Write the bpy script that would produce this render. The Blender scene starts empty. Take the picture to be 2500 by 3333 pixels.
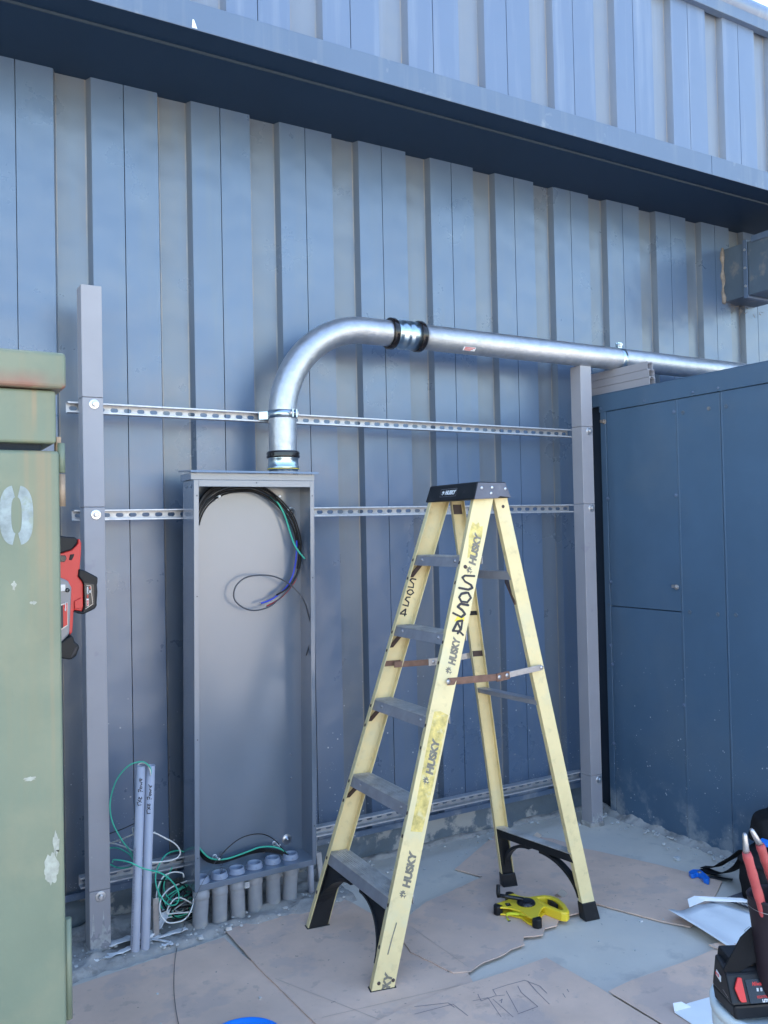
import bpy, bmesh, math, random
from mathutils import Vector, Matrix, noise
R = math.radians
sc = bpy.context.scene
C = sc.collection
random.seed(4)
# ---------------------------------------------------------------- camera
F, YAW, PITCH, ROLL, H = 1.13054, 0.52994812, 0.02114124, -0.02142284, 1.54
fw = Vector((math.sin(YAW), math.cos(YAW), 0)); rt = Vector((math.cos(YAW), -math.sin(YAW), 0)); up = Vector((0, 0, 1))
f3 = fw*math.cos(PITCH)+up*math.sin(PITCH); u3 = -fw*math.sin(PITCH)+up*math.cos(PITCH)
cr = rt*math.cos(ROLL)+u3*math.sin(ROLL); cu = -rt*math.sin(ROLL)+u3*math.cos(ROLL)
cam = bpy.data.objects.new('camera', bpy.data.cameras.new('camera')); C.objects.link(cam); sc.camera = cam
cam.matrix_world = Matrix(((cr.x, cu.x, -f3.x, 0), (cr.y, cu.y, -f3.y, 0), (cr.z, cu.z, -f3.z, H), (0, 0, 0, 1)))
cam.data.sensor_fit = 'HORIZONTAL'; cam.data.sensor_width = 24.0; cam.data.lens = 24.0*F
cam.data.clip_start = 0.05; cam.data.clip_end = 1000
# ---------------------------------------------------------------- light
SUN_EL, SUN_AZ = R(50), R(8)      # the sun stands behind the building, its front is in open shade
w = bpy.data.worlds.new("World"); sc.world = w; w.use_nodes = True
nt = w.node_tree; bg = nt.nodes['Background']
sky = nt.nodes.new('ShaderNodeTexSky'); sky.sky_type = 'NISHITA'; sky.sun_disc = False
sky.sun_elevation = SUN_EL; sky.sun_rotation = SUN_AZ; sky.air_density = 1.3; sky.dust_density = .6; sky.ozone_density = 2.0
nt.links.new(sky.outputs[0], bg.inputs[0]); bg.inputs[1].default_value = 0.15
sl = bpy.data.lights.new('sun', 'SUN'); sl.energy = 3.2; sl.angle = R(.5); sl.color = (1, .93, .82)
so = bpy.data.objects.new('sun', sl); C.objects.link(so)
sd = Vector((math.sin(SUN_AZ)*math.cos(SUN_EL), math.cos(SUN_AZ)*math.cos(SUN_EL), math.sin(SUN_EL)))
so.rotation_euler = sd.to_track_quat('Z', 'Y').to_euler(); so.location = (4, 12, 14)
sc.view_settings.view_transform = 'Standard'; sc.view_settings.look = 'None'
sc.view_settings.exposure = 2.2; sc.view_settings.gamma = 1
sc.render.resolution_x = 768; sc.render.resolution_y = 1024
# ---------------------------------------------------------------- helpers
class Mesh:
    def __init__(s): s.b = bmesh.new()
    def poly(s, pts):
        return s.b.faces.new([s.b.verts.new(p) for p in pts])
    def hexa(s, p):
        v = [s.b.verts.new(q) for q in p]
        for f in ((3,2,1,0),(4,5,6,7),(0,1,5,4),(1,2,6,5),(2,3,7,6),(3,0,4,7)): s.b.faces.new([v[i] for i in f])
        return s
    def box(s, x0, x1, y0, y1, z0, z1):
        return s.hexa([(x0,y0,z0),(x1,y0,z0),(x1,y1,z0),(x0,y1,z0),(x0,y0,z1),(x1,y0,z1),(x1,y1,z1),(x0,y1,z1)])
    def obox(s, o, a, b, c):      # box from corner o and three edge vectors
        o, a, b, c = map(Vector, (o, a, b, c))
        return s.hexa([o, o+a, o+a+b, o+b, o+c, o+a+c, o+a+b+c, o+b+c])
    def prism(s, pts, d):          # closed outline extruded by vector d
        d = Vector(d); a = [s.b.verts.new(p) for p in pts]; b = [s.b.verts.new(Vector(p)+d) for p in pts]
        n = len(a); s.b.faces.new(a[::-1]); s.b.faces.new(b)
        for i in range(n): s.b.faces.new([a[i], a[(i+1) % n], b[(i+1) % n], b[i]])
        return s
    def ring(s, outer, inner, d):  # outline with a hole (same vertex count)
        d = Vector(d); n = len(outer); v = s.b.verts.new
        a = [v(p) for p in outer]; b = [v(p) for p in inner]; c = [v(Vector(p)+d) for p in outer]; e = [v(Vector(p)+d) for p in inner]
        for i in range(n):
            j = (i+1) % n
            for q in ([a[j],a[i],b[i],b[j]],[c[i],c[j],e[j],e[i]],[a[i],a[j],c[j],c[i]],[b[j],b[i],e[i],e[j]]): s.b.faces.new(q)
        return s
    def tube(s, pts, r, n=10, caps=True, flat=None):
        pts = [Vector(p) for p in pts]; rs = r if isinstance(r, (list, tuple)) else [r]*len(pts)
        prev = None; rings = []
        for i, p in enumerate(pts):
            t = (pts[min(i+1, len(pts)-1)]-pts[max(i-1, 0)]).normalized()
            if prev is None: a = t.orthogonal().normalized()
            else: a = (prev-t*prev.dot(t)).normalized()
            prev = a; b = t.cross(a)
            rings.append([s.b.verts.new(p+(a*math.cos(2*math.pi*k/n)+b*math.sin(2*math.pi*k/n))*rs[i]) for k in range(n)])
        for i in range(len(rings)-1):
            for k in range(n):
                f = s.b.faces.new([rings[i][k], rings[i][(k+1) % n], rings[i+1][(k+1) % n], rings[i+1][k]]); f.smooth = True
        if caps: s.b.faces.new(rings[0][::-1]); s.b.faces.new(rings[-1])
        return s
    def lathe(s, o, ax, prof, n=32, smooth=True):   # prof: (distance along ax, radius)
        o = Vector(o); ax = Vector(ax).normalized(); a = ax.orthogonal().normalized(); b = ax.cross(a); rings = []
        for h, r in prof:
            rings.append([s.b.verts.new(o+ax*h+(a*math.cos(2*math.pi*k/n)+b*math.sin(2*math.pi*k/n))*max(r, 1e-4)) for k in range(n)])
        for i in range(len(rings)-1):
            for k in range(n):
                f = s.b.faces.new([rings[i][k], rings[i][(k+1) % n], rings[i+1][(k+1) % n], rings[i+1][k]]); f.smooth = smooth
        if prof[0][1] < .002: s.b.faces.new(rings[0][::-1])
        if prof[-1][1] < .002: s.b.faces.new(rings[-1])
        return s
    def build(s, name, m, parent=None, bevel=0, smooth=False, seg=2, label=None, auto=False):
        bmesh.ops.recalc_face_normals(s.b, faces=s.b.faces)
        if parent is not None:
            off = world_loc(parent)
            for v in s.b.verts: v.co -= off
        me = bpy.data.meshes.new(name); s.b.to_mesh(me); s.b.free()
        if smooth: me.polygons.foreach_set('use_smooth', [True]*len(me.polygons))
        o = bpy.data.objects.new(name, me); C.objects.link(o)
        if m: me.materials.append(m)
        if parent is not None: o.parent = parent
        if bevel:
            md = o.modifiers.new('bevel', 'BEVEL'); md.width = bevel; md.segments = seg; md.limit_method = 'ANGLE'; md.angle_limit = R(35)
            md.harden_normals = False
        if label: o['label'] = label
        return o
def world_loc(o):
    v = Vector((0, 0, 0))
    while o is not None: v += o.location; o = o.parent
    return v
def smooth_path(pts, n=6):
    P = [Vector(p) for p in pts]; out = []
    for i in range(len(P)-1):
        a, b, c, d = P[max(i-1, 0)], P[i], P[i+1], P[min(i+2, len(P)-1)]
        for k in range(n):
            t = k/n; out.append(.5*((2*b)+(-a+c)*t+(2*a-5*b+4*c-d)*t*t+(-a+3*b-3*c+d)*t**3))
    return out+[P[-1]]
def thing(name, label, cat, loc=(0, 0, 0), group=None):
    o = bpy.data.objects.new(name, None); C.objects.link(o); o.location = loc; o.empty_display_size = .1
    o['label'] = label; o['category'] = cat
    if group: o['group'] = group
    return o
def tag(o, label, cat, group=None):
    o['label'] = label; o['category'] = cat
    if group: o['group'] = group
    return o
def structure(o): o['kind'] = 'structure'; return o
def stuff(o): o['kind'] = 'stuff'; return o
def text(s, name, size, m, parent, origin, xd, yd, lift=.001, bold=0, shear=0, sx=1):
    cu_ = bpy.data.curves.new(name, 'FONT'); cu_.body = s; cu_.size = size; cu_.offset = bold; cu_.shear = shear; cu_.extrude = .0003
    to = bpy.data.objects.new(name, cu_); C.objects.link(to); bpy.context.view_layer.update()
    me = bpy.data.meshes.new_from_object(to); bpy.data.objects.remove(to)
    xd = Vector(xd).normalized(); yd = Vector(yd).normalized(); zd = xd.cross(yd)
    off = world_loc(parent)
    for v in me.vertices: v.co = Vector(origin)+xd*v.co.x*sx+yd*v.co.y+zd*(v.co.z+lift)-off
    me.materials.clear(); me.materials.append(m)
    o = bpy.data.objects.new(name, me); C.objects.link(o); o.parent = parent
    return o
def stroke(mb, pts, nrm, wd, lift=.0008):     # a flat inked line lying on a surface
    n = Vector(nrm).normalized(); P = [Vector(p)+n*lift for p in pts]
    for i in range(len(P)-1):
        t = (P[i+1]-P[i])
        if t.length < 1e-5: continue
        s_ = t.normalized().cross(n)*wd*.5*(.85+.3*random.random()); mb.poly([P[i]-s_, P[i]+s_, P[i+1]+s_, P[i+1]-s_])
    for p in P:
        a = n.orthogonal().normalized(); b = n.cross(a)
        mb.poly([p+n*.0002+(a*math.cos(k*math.pi/4)+b*math.sin(k*math.pi/4))*wd*.5 for k in range(8)])
# ---------------------------------------------------------------- materials
def mat(name, col, rough=.5, metal=0, var=.12, vs=4, bump=0, bs=120, dirt=None, dcol=(.3,.28,.25), ds=6, dth=.6, dw=.08,
        streak=None, splat=None, rvar=0, spec=.5, stretch=None, trans=0, coat=0, recess_tone=None, extra=None, wavy=0):
    m = bpy.data.materials.new(name); m.use_nodes = True; n = m.node_tree.nodes; l = m.node_tree.links
    b = n['Principled BSDF']; b.inputs['Roughness'].default_value = rough; b.inputs['Metallic'].default_value = metal
    b.inputs['Specular IOR Level'].default_value = spec
    if coat: b.inputs['Coat Weight'].default_value = coat; b.inputs['Coat Roughness'].default_value = .15
    if trans: b.inputs['Transmission Weight'].default_value = trans
    tc = n.new('ShaderNodeTexCoord'); vec = tc.outputs['Object']
    geo = n.new('ShaderNodeNewGeometry')
    if stretch:
        mp = n.new('ShaderNodeMapping'); mp.inputs['Scale'].default_value = stretch; l.new(vec, mp.inputs[0]); vec_s = mp.outputs[0]
    else: vec_s = vec
    def nz(scale, detail=6, v=None, rgh=.6):
        t = n.new('ShaderNodeTexNoise'); t.inputs['Scale'].default_value = scale; t.inputs['Detail'].default_value = detail
        t.inputs['Roughness'].default_value = rgh; l.new(v or vec_s, t.inputs['Vector']); return t.outputs['Fac']
    def ramp(f, a, c, lo=0., hi=1.):
        r = n.new('ShaderNodeMapRange'); r.inputs[1].default_value = a; r.inputs[2].default_value = c
        r.inputs[3].default_value = lo; r.inputs[4].default_value = hi; l.new(f, r.inputs[0]); return r.outputs[0]
    def mul(a, c):
        q = n.new('ShaderNodeMath'); q.operation = 'MULTIPLY'; l.new(a, q.inputs[0])
        if isinstance(c, float): q.inputs[1].default_value = c
        else: l.new(c, q.inputs[1])
        return q.outputs[0]
    def mix(f, a, c):
        x = n.new('ShaderNodeMix'); x.data_type = 'RGBA'
        if isinstance(f, float): x.inputs[0].default_value = f
        else: l.new(f, x.inputs[0])
        for s_, q in ((6, a), (7, c)):
            if isinstance(q, tuple): x.inputs[s_].default_value = (*q, 1)
            else: l.new(q, x.inputs[s_])
        return x.outputs[2]
    lo = tuple(c*(1-var) for c in col); hi = tuple(min(1, c*(1+var)) for c in col)
    cur = mix(ramp(nz(vs), .3, .7), lo, hi)
    if recess_tone:                                   # separate greyer tone for the recesses, placed by the mesh attribute
        at = n.new('ShaderNodeAttribute'); at.attribute_name = 'recess_tone'
        cur = mix(mul(at.outputs['Fac'], ramp(nz(3.), .2, .7, .55, 1.)), cur, recess_tone)
    if streak:                                  # vertical runs
        mp = n.new('ShaderNodeMapping'); mp.inputs['Scale'].default_value = (9, 9, .5); l.new(vec, mp.inputs[0])
        cur = mix(mul(ramp(nz(1.6, 4, mp.outputs[0]), .52, .75), .8), cur, streak)
    if dirt is not None:
        cur = mix(mul(ramp(nz(ds, 8), dth, dth+dw), float(dirt)), cur, dcol)
    zsep = n.new('ShaderNodeSeparateXYZ'); l.new(geo.outputs['Position'], zsep.inputs[0])
    if splat:                                   # mortar spatter thrown up from the ground: (height it reaches, colour)
        top, scol = splat
        v = n.new('ShaderNodeTexVoronoi'); v.inputs['Scale'].default_value = 34; l.new(vec, v.inputs['Vector'])
        sp = ramp(v.outputs['Distance'], .13, .10); sel = ramp(nz(9, 3), .50, .56)
        cur = mix(mul(mul(sp, sel), ramp(zsep.outputs[2], top, top*.55)), cur, scol)
        v2 = n.new('ShaderNodeTexVoronoi'); v2.inputs['Scale'].default_value = 120; l.new(vec, v2.inputs['Vector'])
        cur = mix(mul(mul(ramp(v2.outputs['Distance'], .2, .14), ramp(nz(14, 3), .55, .6)), ramp(zsep.outputs[2], top*.6, top*.3)), cur, scol)
        cur = mix(mul(ramp(nz(7, 10), .5, .62), ramp(zsep.outputs[2], top*.28, 0., 0., .85)), cur, tuple(c*.75 for c in scol))
    if extra: cur = extra(dict(n=n, l=l, nz=nz, ramp=ramp, mul=mul, mix=mix, pos=geo.outputs['Position'], z=zsep.outputs[2], x=zsep.outputs[0], y=zsep.outputs[1], vec=vec), cur)
    l.new(cur, b.inputs['Base Color'])
    if rvar: l.new(ramp(nz(vs*2.3), .3, .7, max(0, rough-rvar), min(1, rough+rvar)), b.inputs['Roughness'])
    if bump:
        bp = n.new('ShaderNodeBump'); bp.inputs['Strength'].default_value = bump; bp.inputs['Distance'].default_value = .004
        l.new(nz(bs, 5, vec), bp.inputs['Height']); l.new(bp.outputs[0], b.inputs['Normal'])
        if wavy:
            b2 = n.new('ShaderNodeBump'); b2.inputs['Strength'].default_value = wavy; b2.inputs['Distance'].default_value = .03
            l.new(nz(3.2, 2, vec), b2.inputs['Height']); l.new(b2.outputs[0], bp.inputs['Normal'])
    return m
M = {}
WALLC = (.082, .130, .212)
def wallx(k, cur):
    at = k['n'].new('ShaderNodeAttribute'); at.attribute_name = 'edge'
    cur = k['mix'](k['mul'](k['mul'](at.outputs['Fac'], k['ramp'](k['nz'](5, 9), .38, .60)), .8), cur, (.30, .235, .165))
    # faint paint scuffs and specks
    v = k['n'].new('ShaderNodeTexVoronoi'); v.inputs['Scale'].default_value = 16; k['l'].new(k['vec'], v.inputs['Vector'])
    return k['mix'](k['mul'](k['ramp'](v.outputs['Distance'], .035, .02), k['ramp'](k['nz'](2.5, 2), .56, .6)), cur, (.09, .10, .11))
M['wall'] = mat('wall_paint', WALLC, .30, spec=1., var=.05, vs=1.3, recess_tone=(.112, .132, .158), streak=(.10, .14, .195), rvar=.05, bump=.12, bs=260, splat=(1.0, (.50, .52, .54)), extra=wallx, wavy=.35)
M['wall_up'] = mat('upper_wall_paint', (.108, .155, .25), .36, spec=.8, var=.04, vs=1.3, recess_tone=(.175, .20, .24), rvar=.05, bump=.05, bs=200, wavy=.25, streak=(.19, .235, .32), extra=wallx)
M['fascia'] = mat('fascia_paint', (.10, .145, .225), .4, var=.06, vs=2, wavy=.3, streak=(.15, .19, .25), dirt=.35, ds=9, dth=.62, dcol=(.36, .38, .40), bump=.03)
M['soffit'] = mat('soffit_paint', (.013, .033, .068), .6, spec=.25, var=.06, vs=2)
M['shed'] = mat('shed_paint', (.066, .120, .192), .42, var=.07, vs=2, rvar=.06, bump=.06, bs=90, wavy=.35, splat=(.95, (.42, .45, .48)), dirt=.3, dcol=(.12, .155, .19), ds=1.6, dth=.5, dw=.2)
M['dark'] = mat('dark_gap', (.012, .022, .038), .8)
M['post'] = mat('primed_steel', (.31, .302, .328), .42, var=.05, vs=5, dirt=.45, dcol=(.25, .235, .28), ds=11, dth=.63, dw=.05, rvar=.06, bump=.03, splat=(.42, (.48, .48, .48)))
M['galv'] = mat('galvanised_steel', (.50, .51, .54), .45, .65, var=.14, vs=40, rvar=.1, bump=.04, bs=60)
M['galv_pipe'] = mat('galvanised_pipe', (.47, .48, .51), .43, .85, var=.12, vs=22, rvar=.08, bump=.35, bs=70, stretch=(1, 1, 1))
M['zinc'] = mat('zinc_plated', (.50, .58, .63), .28, 1., var=.06, vs=20)
M['bolt'] = mat('bolt_steel', (.62, .62, .64), .35, .9, var=.15, vs=60)
M['band'] = mat('black_gland_ring', (.012, .009, .009), .16, 0, var=.2, vs=30)
M['yellow_line'] = mat('yellow_gasket', (.75, .55, .05), .5)
M['encl'] = mat('enclosure_enamel', (.125, .160, .215), .27, 0, var=.02, vs=3, coat=.8, spec=1.)
M['pvc'] = mat('grey_pvc', (.40, .42, .50), .45, var=.06, vs=7, dirt=.5, dcol=(.38, .36, .34), ds=9, dth=.58, dw=.1)
M['pvc_old'] = mat('dusty_grey_pvc', (.34, .355, .39), .6, var=.10, vs=12, dirt=.75, dcol=(.42, .40, .37), ds=10, dth=.48, dw=.14, bump=.05)
M['hub'] = mat('blue_grey_hub', (.27, .31, .40), .4, var=.05)
M['ink'] = mat('marker_ink', (.02, .018, .025), .5)
M['ink_grey'] = mat('printed_grey', (.20, .18, .14), .6, var=.25, vs=60)
M['ink_print'] = mat('pipe_print', (.16, .16, .22), .6)
M['wgreen'] = mat('green_wire', (.05, .46, .31), .35)
M['wwhite'] = mat('white_wire', (.70, .70, .68), .4)
M['wblack'] = mat('black_wire', (.006, .006, .008), .3, spec=.3)
M['wblue'] = mat('blue_wire', (.02, .05, .5), .35)
M['wred'] = mat('red_wire', (.35, .03, .03), .4)
M['wgrey'] = mat('dark_grey_wire', (.05, .055, .07), .35)
def fibre(k, cur):
    cur = k['mix'](k['mul'](k['ramp'](k['nz'](26, 8), .56, .72), .35), cur, (.36, .30, .17))
    return k['mix'](k['mul'](k['ramp'](k['nz'](5, 6), .5, .62), .55), cur, (.66, .60, .38))
M['fibre'] = mat('yellow_fibreglass', (.78, .63, .33), .5, var=.08, vs=6, bump=.04, bs=200, extra=fibre)
M['fibre_patch'] = mat('stripped_label_residue', (.66, .51, .16), .55, var=.35, vs=45, dirt=.8, dcol=(.70, .60, .32), ds=35, dth=.55)
M['alu'] = mat('worn_aluminium', (.33, .33, .36), .42, .4, var=.15, vs=14, bump=.03)
M['alu_top'] = mat('worn_tread', (.54, .52, .50), .5, .4, var=.22, vs=14, dirt=.5, dcol=(.33, .30, .27), ds=16, dth=.52)
M['blk'] = mat('black_plastic', (.010, .011, .014), .42, spec=.35, var=.2, vs=20, dirt=.3, dcol=(.05, .05, .055), ds=16, dth=.58)
M['cap_side'] = mat('worn_grey_plastic', (.12, .12, .145), .5, var=.15, vs=14, dirt=.5, dcol=(.2, .19, .2), ds=25, dth=.6)
M['white'] = mat('white_print', (.75, .76, .78), .5)
M['rusty'] = mat('rusty_strap', (.20, .115, .085), .55, .4, var=.25, vs=30)
M['brown'] = mat('brown_clip', (.06, .035, .03), .5)
M['silver'] = mat('dull_steel', (.45, .43, .43), .4, .8, var=.15, vs=40)
M['yplastic'] = mat('glossy_yellow_plastic', (.85, .62, .035), .32, var=.05)
M['ytape'] = mat('yellow_tape', (.72, .75, .04), .4)
M['blkgloss'] = mat('black_gloss_plastic', (.012, .013, .018), .22)
M['red'] = mat('red_plastic', (.62, .035, .03), .38, var=.08)
M['sawgrey'] = mat('grey_housing', (.22, .22, .24), .38, .2, var=.06)
M['rubber'] = mat('black_rubber', (.008, .009, .012), .45, spec=.3, var=.2, vs=15)
M['redgrip'] = mat('red_pink_grip', (.40, .06, .06), .5, var=.15, vs=25, bump=.1, bs=40)
M['leather'] = mat('dark_leather', (.020, .013, .018), .55, spec=.3, var=.2, vs=20, bump=.1, bs=150)
M['canvas'] = mat('black_canvas', (.012, .012, .014), .8, spec=.2, var=.3, vs=8, bump=.2, bs=300)
M['bucket'] = mat('white_bucket_plastic', (.60, .66, .68), .35, var=.05, vs=5, dirt=.3, dcol=(.45, .46, .46), ds=7)
M['blue'] = mat('bright_blue_plastic', (.005, .22, .85), .32, var=.05)
M['bluetool'] = mat('blue_tool_plastic', (.01, .16, .65), .35, var=.15, vs=30)
def card(k, cur):
    cur = k['mix'](k['mul'](k['ramp'](k['nz'](1.7, 9), .46, .66), .5), cur, (.61, .455, .375))
    cur = k['mix'](k['mul'](k['ramp'](k['nz'](3.3, 9), .53, .57), .28), cur, (.40, .345, .34))
    cur = k['mix'](k['mul'](k['ramp'](k['nz'](18, 9), .60, .66), .28), cur, (.30, .24, .215))
    return k['mix'](k['mul'](k['ramp'](k['nz'](45, 4), .69, .72), .6), cur, (.13, .11, .11))
M['card'] = mat('brown_cardboard', (.72, .505, .385), .75, var=.10, vs=5, bump=.25, bs=30, extra=card, dirt=.35, dcol=(.46, .37, .33), ds=3.2, dth=.55, dw=.12)
M['card_edge'] = mat('torn_cardboard', (.45, .36, .29), .8)
M['whitecard'] = mat('white_card', (.86, .86, .86), .6, var=.06, vs=6, dirt=.35, dcol=(.72, .72, .74), ds=9, dth=.55, dw=.15)
M['pencil'] = mat('pencil_line', (.26, .22, .23), .8)
def conc(k, cur):
    cur = k['mix'](k['mul'](k['ramp'](k['nz'](1.3, 9), .42, .62), .6), cur, (.54, .515, .48))
    cur = k['mix'](k['mul'](k['ramp'](k['nz'](7, 8), .58, .68), .5), cur, (.43, .405, .375))
    cur = k['mix'](k['mul'](k['ramp'](k['nz'](30, 3), .68, .72), .55), cur, (.17, .17, .18))
    # yard out of view is tinted warm to bounce light onto the wall
    return k['mix'](k['ramp'](k['y'], -1., -4.), cur, (.52, .44, .34))
M['ground'] = mat('concrete_slab', (.66, .59, .505), .75, var=.07, vs=3, bump=.25, bs=55, extra=conc)
M['rough'] = mat('rough_mortar', (.37, .35, .33), .9, var=.25, vs=9, bump=.7, bs=90, dirt=.7, dcol=(.17, .16, .155), ds=14, dth=.52, dw=.12)
M['plinth'] = mat('painted_plinth', (.13, .165, .20), .7, var=.12, vs=7, bump=.4, bs=50, dirt=.9, dcol=(.42, .415, .40), ds=6, dth=.50, dw=.05)
M['smear'] = mat('mortar_smear', (.40, .40, .41), .85, var=.25, vs=25, dirt=.9, dcol=(.24, .24, .27), ds=28, dth=.52, dw=.05)
M['stone'] = mat('mortar_crumb', (.56, .55, .54), .9, var=.25, vs=30, bump=.3)
M['film'] = mat('dusty_plastic_film', (.80, .80, .82), .30, var=.15, vs=30, trans=.12, bump=.3, bs=60)
def rusty(k, cur):
    # rust bleeding upward from the lid's lower edge, and a run below the lid
    lid = k['ramp'](k['z'], 1.8235, 1.8245)
    e = k['mul'](k['ramp'](k['z'], 1.862, 1.832), lid)
    cur = k['mix'](k['mul'](k['mul'](k['ramp'](k['nz'](14, 8), .22, .36), e), k['ramp'](k['x'], .290, .262, .25, 1.)), cur, (.22, .105, .075))
    for xc, wd, top, bot, am in ((.2615, .0065, 1.826, 1.735, .75), (.272, .014, 1.705, 1.30, .55), (.246, .006, 1.705, 1.52, .4), (.287, .005, 1.705, .9, .35)):
        g1_ = k['mul'](k['ramp'](k['x'], xc-wd, xc-wd*.35), k['ramp'](k['x'], xc+wd, xc+wd*.35))
        g2_ = k['mul'](k['ramp'](k['z'], bot, bot+(top-bot)*.6), k['ramp'](k['z'], top+.001, top))
        cur = k['mix'](k['mul'](k['mul'](k['mul'](g1_, g2_), k['ramp'](k['nz'](9, 6), .3, .55, .5, 1.)), am), cur, (.27, .19, .105))
    cur = k['mix'](k['mul'](k['mul'](k['ramp'](k['nz'](26, 8), .46, .56), k['ramp'](k['z'], 1.836, 1.828)), lid), cur, (.20, .10, .07))
    return k['mix'](k['mul'](k['ramp'](k['nz'](4, 5), .48, .6), .5), cur, (.215, .225, .15))
M['green'] = mat('weathered_green_paint', (.145, .178, .125), .42, var=.08, vs=5, rvar=.08, bump=.06, bs=70, extra=rusty, streak=(.20, .185, .11), dirt=.35, dcol=(.125, .150, .105), ds=4, dth=.50, dw=.16)
M['primer'] = mat('stencilled_pale_paint', (.235, .28, .285), .5, var=.3, vs=45, dirt=.6, dcol=(.22, .26, .19), ds=30, dth=.52)
M['scrape'] = mat('scraped_patch', (.33, .34, .29), .7, var=.25, vs=60)
M['rust'] = mat('rust_run', (.27, .20, .14), .7, var=.3, vs=20)
M['tan'] = mat('bounce_wall_tan', (.66, .58, .46), .8)
M['roofm'] = mat('roof_sheet', (.3, .3, .3), .7)
M['duct'] = mat('duct_paint', (.085, .12, .165), .5, var=.12, vs=5, dirt=.5, dcol=(.28, .25, .22), ds=7, dth=.55, dw=.1)
M['caulk'] = mat('brown_caulk', (.26, .22, .19), .9, var=.3, vs=25, bump=.5)
# ---------------------------------------------------------------- ground
gm = Mesh()
gx = [-300, -60, -12, -4]+[i*.5 for i in range(-6, 15)]+[12, 60, 300]
gy = [-300, -60, -12, -4]+[i*.5 for i in range(-6, 9)]+[12, 60, 300]
gv = [[gm.b.verts.new((x, y, 0)) for x in gx] for y in gy]
for j in range(len(gy)-1):
    for i in range(len(gx)-1): gm.b.faces.new([gv[j][i], gv[j][i+1], gv[j+1][i+1], gv[j+1][i]])
structure(gm.build('ground', M['ground']))
def lumpy(x0, x1, y0, y1, hf, nx, ny, name, m, parent=None):     # uneven strip of mortar / rubble
    s = Mesh(); v = [[s.b.verts.new((x0+(x1-x0)*i/nx, y0+(y1-y0)*j/ny, hf(x0+(x1-x0)*i/nx, y0+(y1-y0)*j/ny))) for i in range(nx+1)] for j in range(ny+1)]
    for j in range(ny):
        for i in range(nx): s.b.faces.new([v[j][i], v[j][i+1], v[j+1][i+1], v[j+1][i]])
    return s.build(name, m, parent, smooth=True)
def nz3(x, y, s, o=0): return noise.fractal(Vector((x*s, y*s, o)), 1.0, 2.0, 4)
def h1(x, y):
    e = min(1, max(0, (y-(3.17+.07*nz3(x, 0, 3)+.035*(x-.6)))/.05))
    return -.01+e*(.016+.012*(1+nz3(x, y, 7))+.02*max(0, nz3(x, y, 16, 4)))
structure(lumpy(-.8, 1.72, 3.08, 3.62, h1, 200, 46, 'rubble_strip', M['rough']))
def h2(x, y):
    e = min(1, max(0, (x-(3.315+.05*nz3(0, y, 4)+.0*(3.4-y)))/.06))
    return -.008+e*(.012+.035*max(0, (x-3.31)/.08)*(.6+.6*nz3(x, y, 9))+.012*max(0, nz3(x, y, 22, 4)))
structure(lumpy(3.26, 3.40, 1.9, 3.62, h2, 24, 200, 'mortar_heap', M['rough']))
def h3(x, y):
    e = min(1, max(0, (y-(3.555+.03*nz3(x, 0, 3)))/.02))
    return -.006+e*(.014+.008*(1+nz3(x, y, 7)))
structure(lumpy(1.72, 3.36, 3.5, 3.64, h3, 140, 14, 'mortar_lip', M['rough']))
# ---------------------------------------------------------------- the building
bd = thing('metal_building', 'blue grey ribbed metal building with a projecting fascia band, filling the background', 'building', (2, 3.6, 0))
PH = [(0, 0, 0), (.002, .010, 0), (.004, 0, 0)]                       # the thin seam groove
def ribbed(seams, Y, z0, z1, depth, bev, x_lo, x_hi):
    s = Mesh(); lay = s.b.verts.layers.float.new('recess_tone'); led = s.b.verts.layers.float.new('edge')
    prof = []
    for i, x in enumerate(seams):
        p = seams[i+1]-x if i+1 < len(seams) else x-seams[i-1]
        prof += [(x-.0018, Y, 0), (x-.0012, Y+.012, 0), (x+.0012, Y+.012, 0), (x+.0018, Y, 0)]
        a = x+.335*p; c = x+.690*p
        prof += [(a, Y, .0), (a+.001, Y, .35), (a+bev-.003, Y+depth-.007, 1, 0), (a+bev, Y+depth, 1, 1), (a+bev+.006, Y+depth, 1, 0), (c-bev-.009, Y+depth, .8, 0), (c-bev-.003, Y+depth, 1, .9), (c-bev, Y+depth, 1, 0), (c-.001, Y, .5), (c, Y, 0)]
    zs = [z0, z0+.3, (z0+z1)/2, z1-.15, z1]
    cols = []
    for (x, y, g, *e_) in prof:
        c = []
        for z in zs:
            v = s.b.verts.new((x, y, z)); v[lay] = g; v[led] = e_[0] if e_ else 0; c.append(v)
        cols.append(c)
    for i in range(len(cols)-1):
        for k in range(len(zs)-1): s.b.faces.new([cols[i][k], cols[i+1][k], cols[i+1][k+1], cols[i][k+1]])
    return s
WY = 3.55
sl_ = [.134, .250, .366, .480, .5935, .708, .821, .932, 1.043, 1.154, 1.265]
sl_ = [.134-.115*k for k in range(14, 0, -1)]+sl_+[1.265+.111*k for k in range(1, 18)]
low = [t*WY for t in sl_]
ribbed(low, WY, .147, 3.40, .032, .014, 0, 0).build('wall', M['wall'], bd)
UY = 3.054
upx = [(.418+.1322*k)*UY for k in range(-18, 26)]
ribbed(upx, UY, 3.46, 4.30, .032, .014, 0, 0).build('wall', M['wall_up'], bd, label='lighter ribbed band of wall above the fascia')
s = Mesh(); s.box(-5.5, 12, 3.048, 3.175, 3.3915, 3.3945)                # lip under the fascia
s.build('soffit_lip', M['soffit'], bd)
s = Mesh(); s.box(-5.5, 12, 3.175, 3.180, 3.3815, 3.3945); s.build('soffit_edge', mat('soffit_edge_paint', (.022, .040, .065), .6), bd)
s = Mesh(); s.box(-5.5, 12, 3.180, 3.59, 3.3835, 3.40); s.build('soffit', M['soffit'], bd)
s = Mesh()
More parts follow.
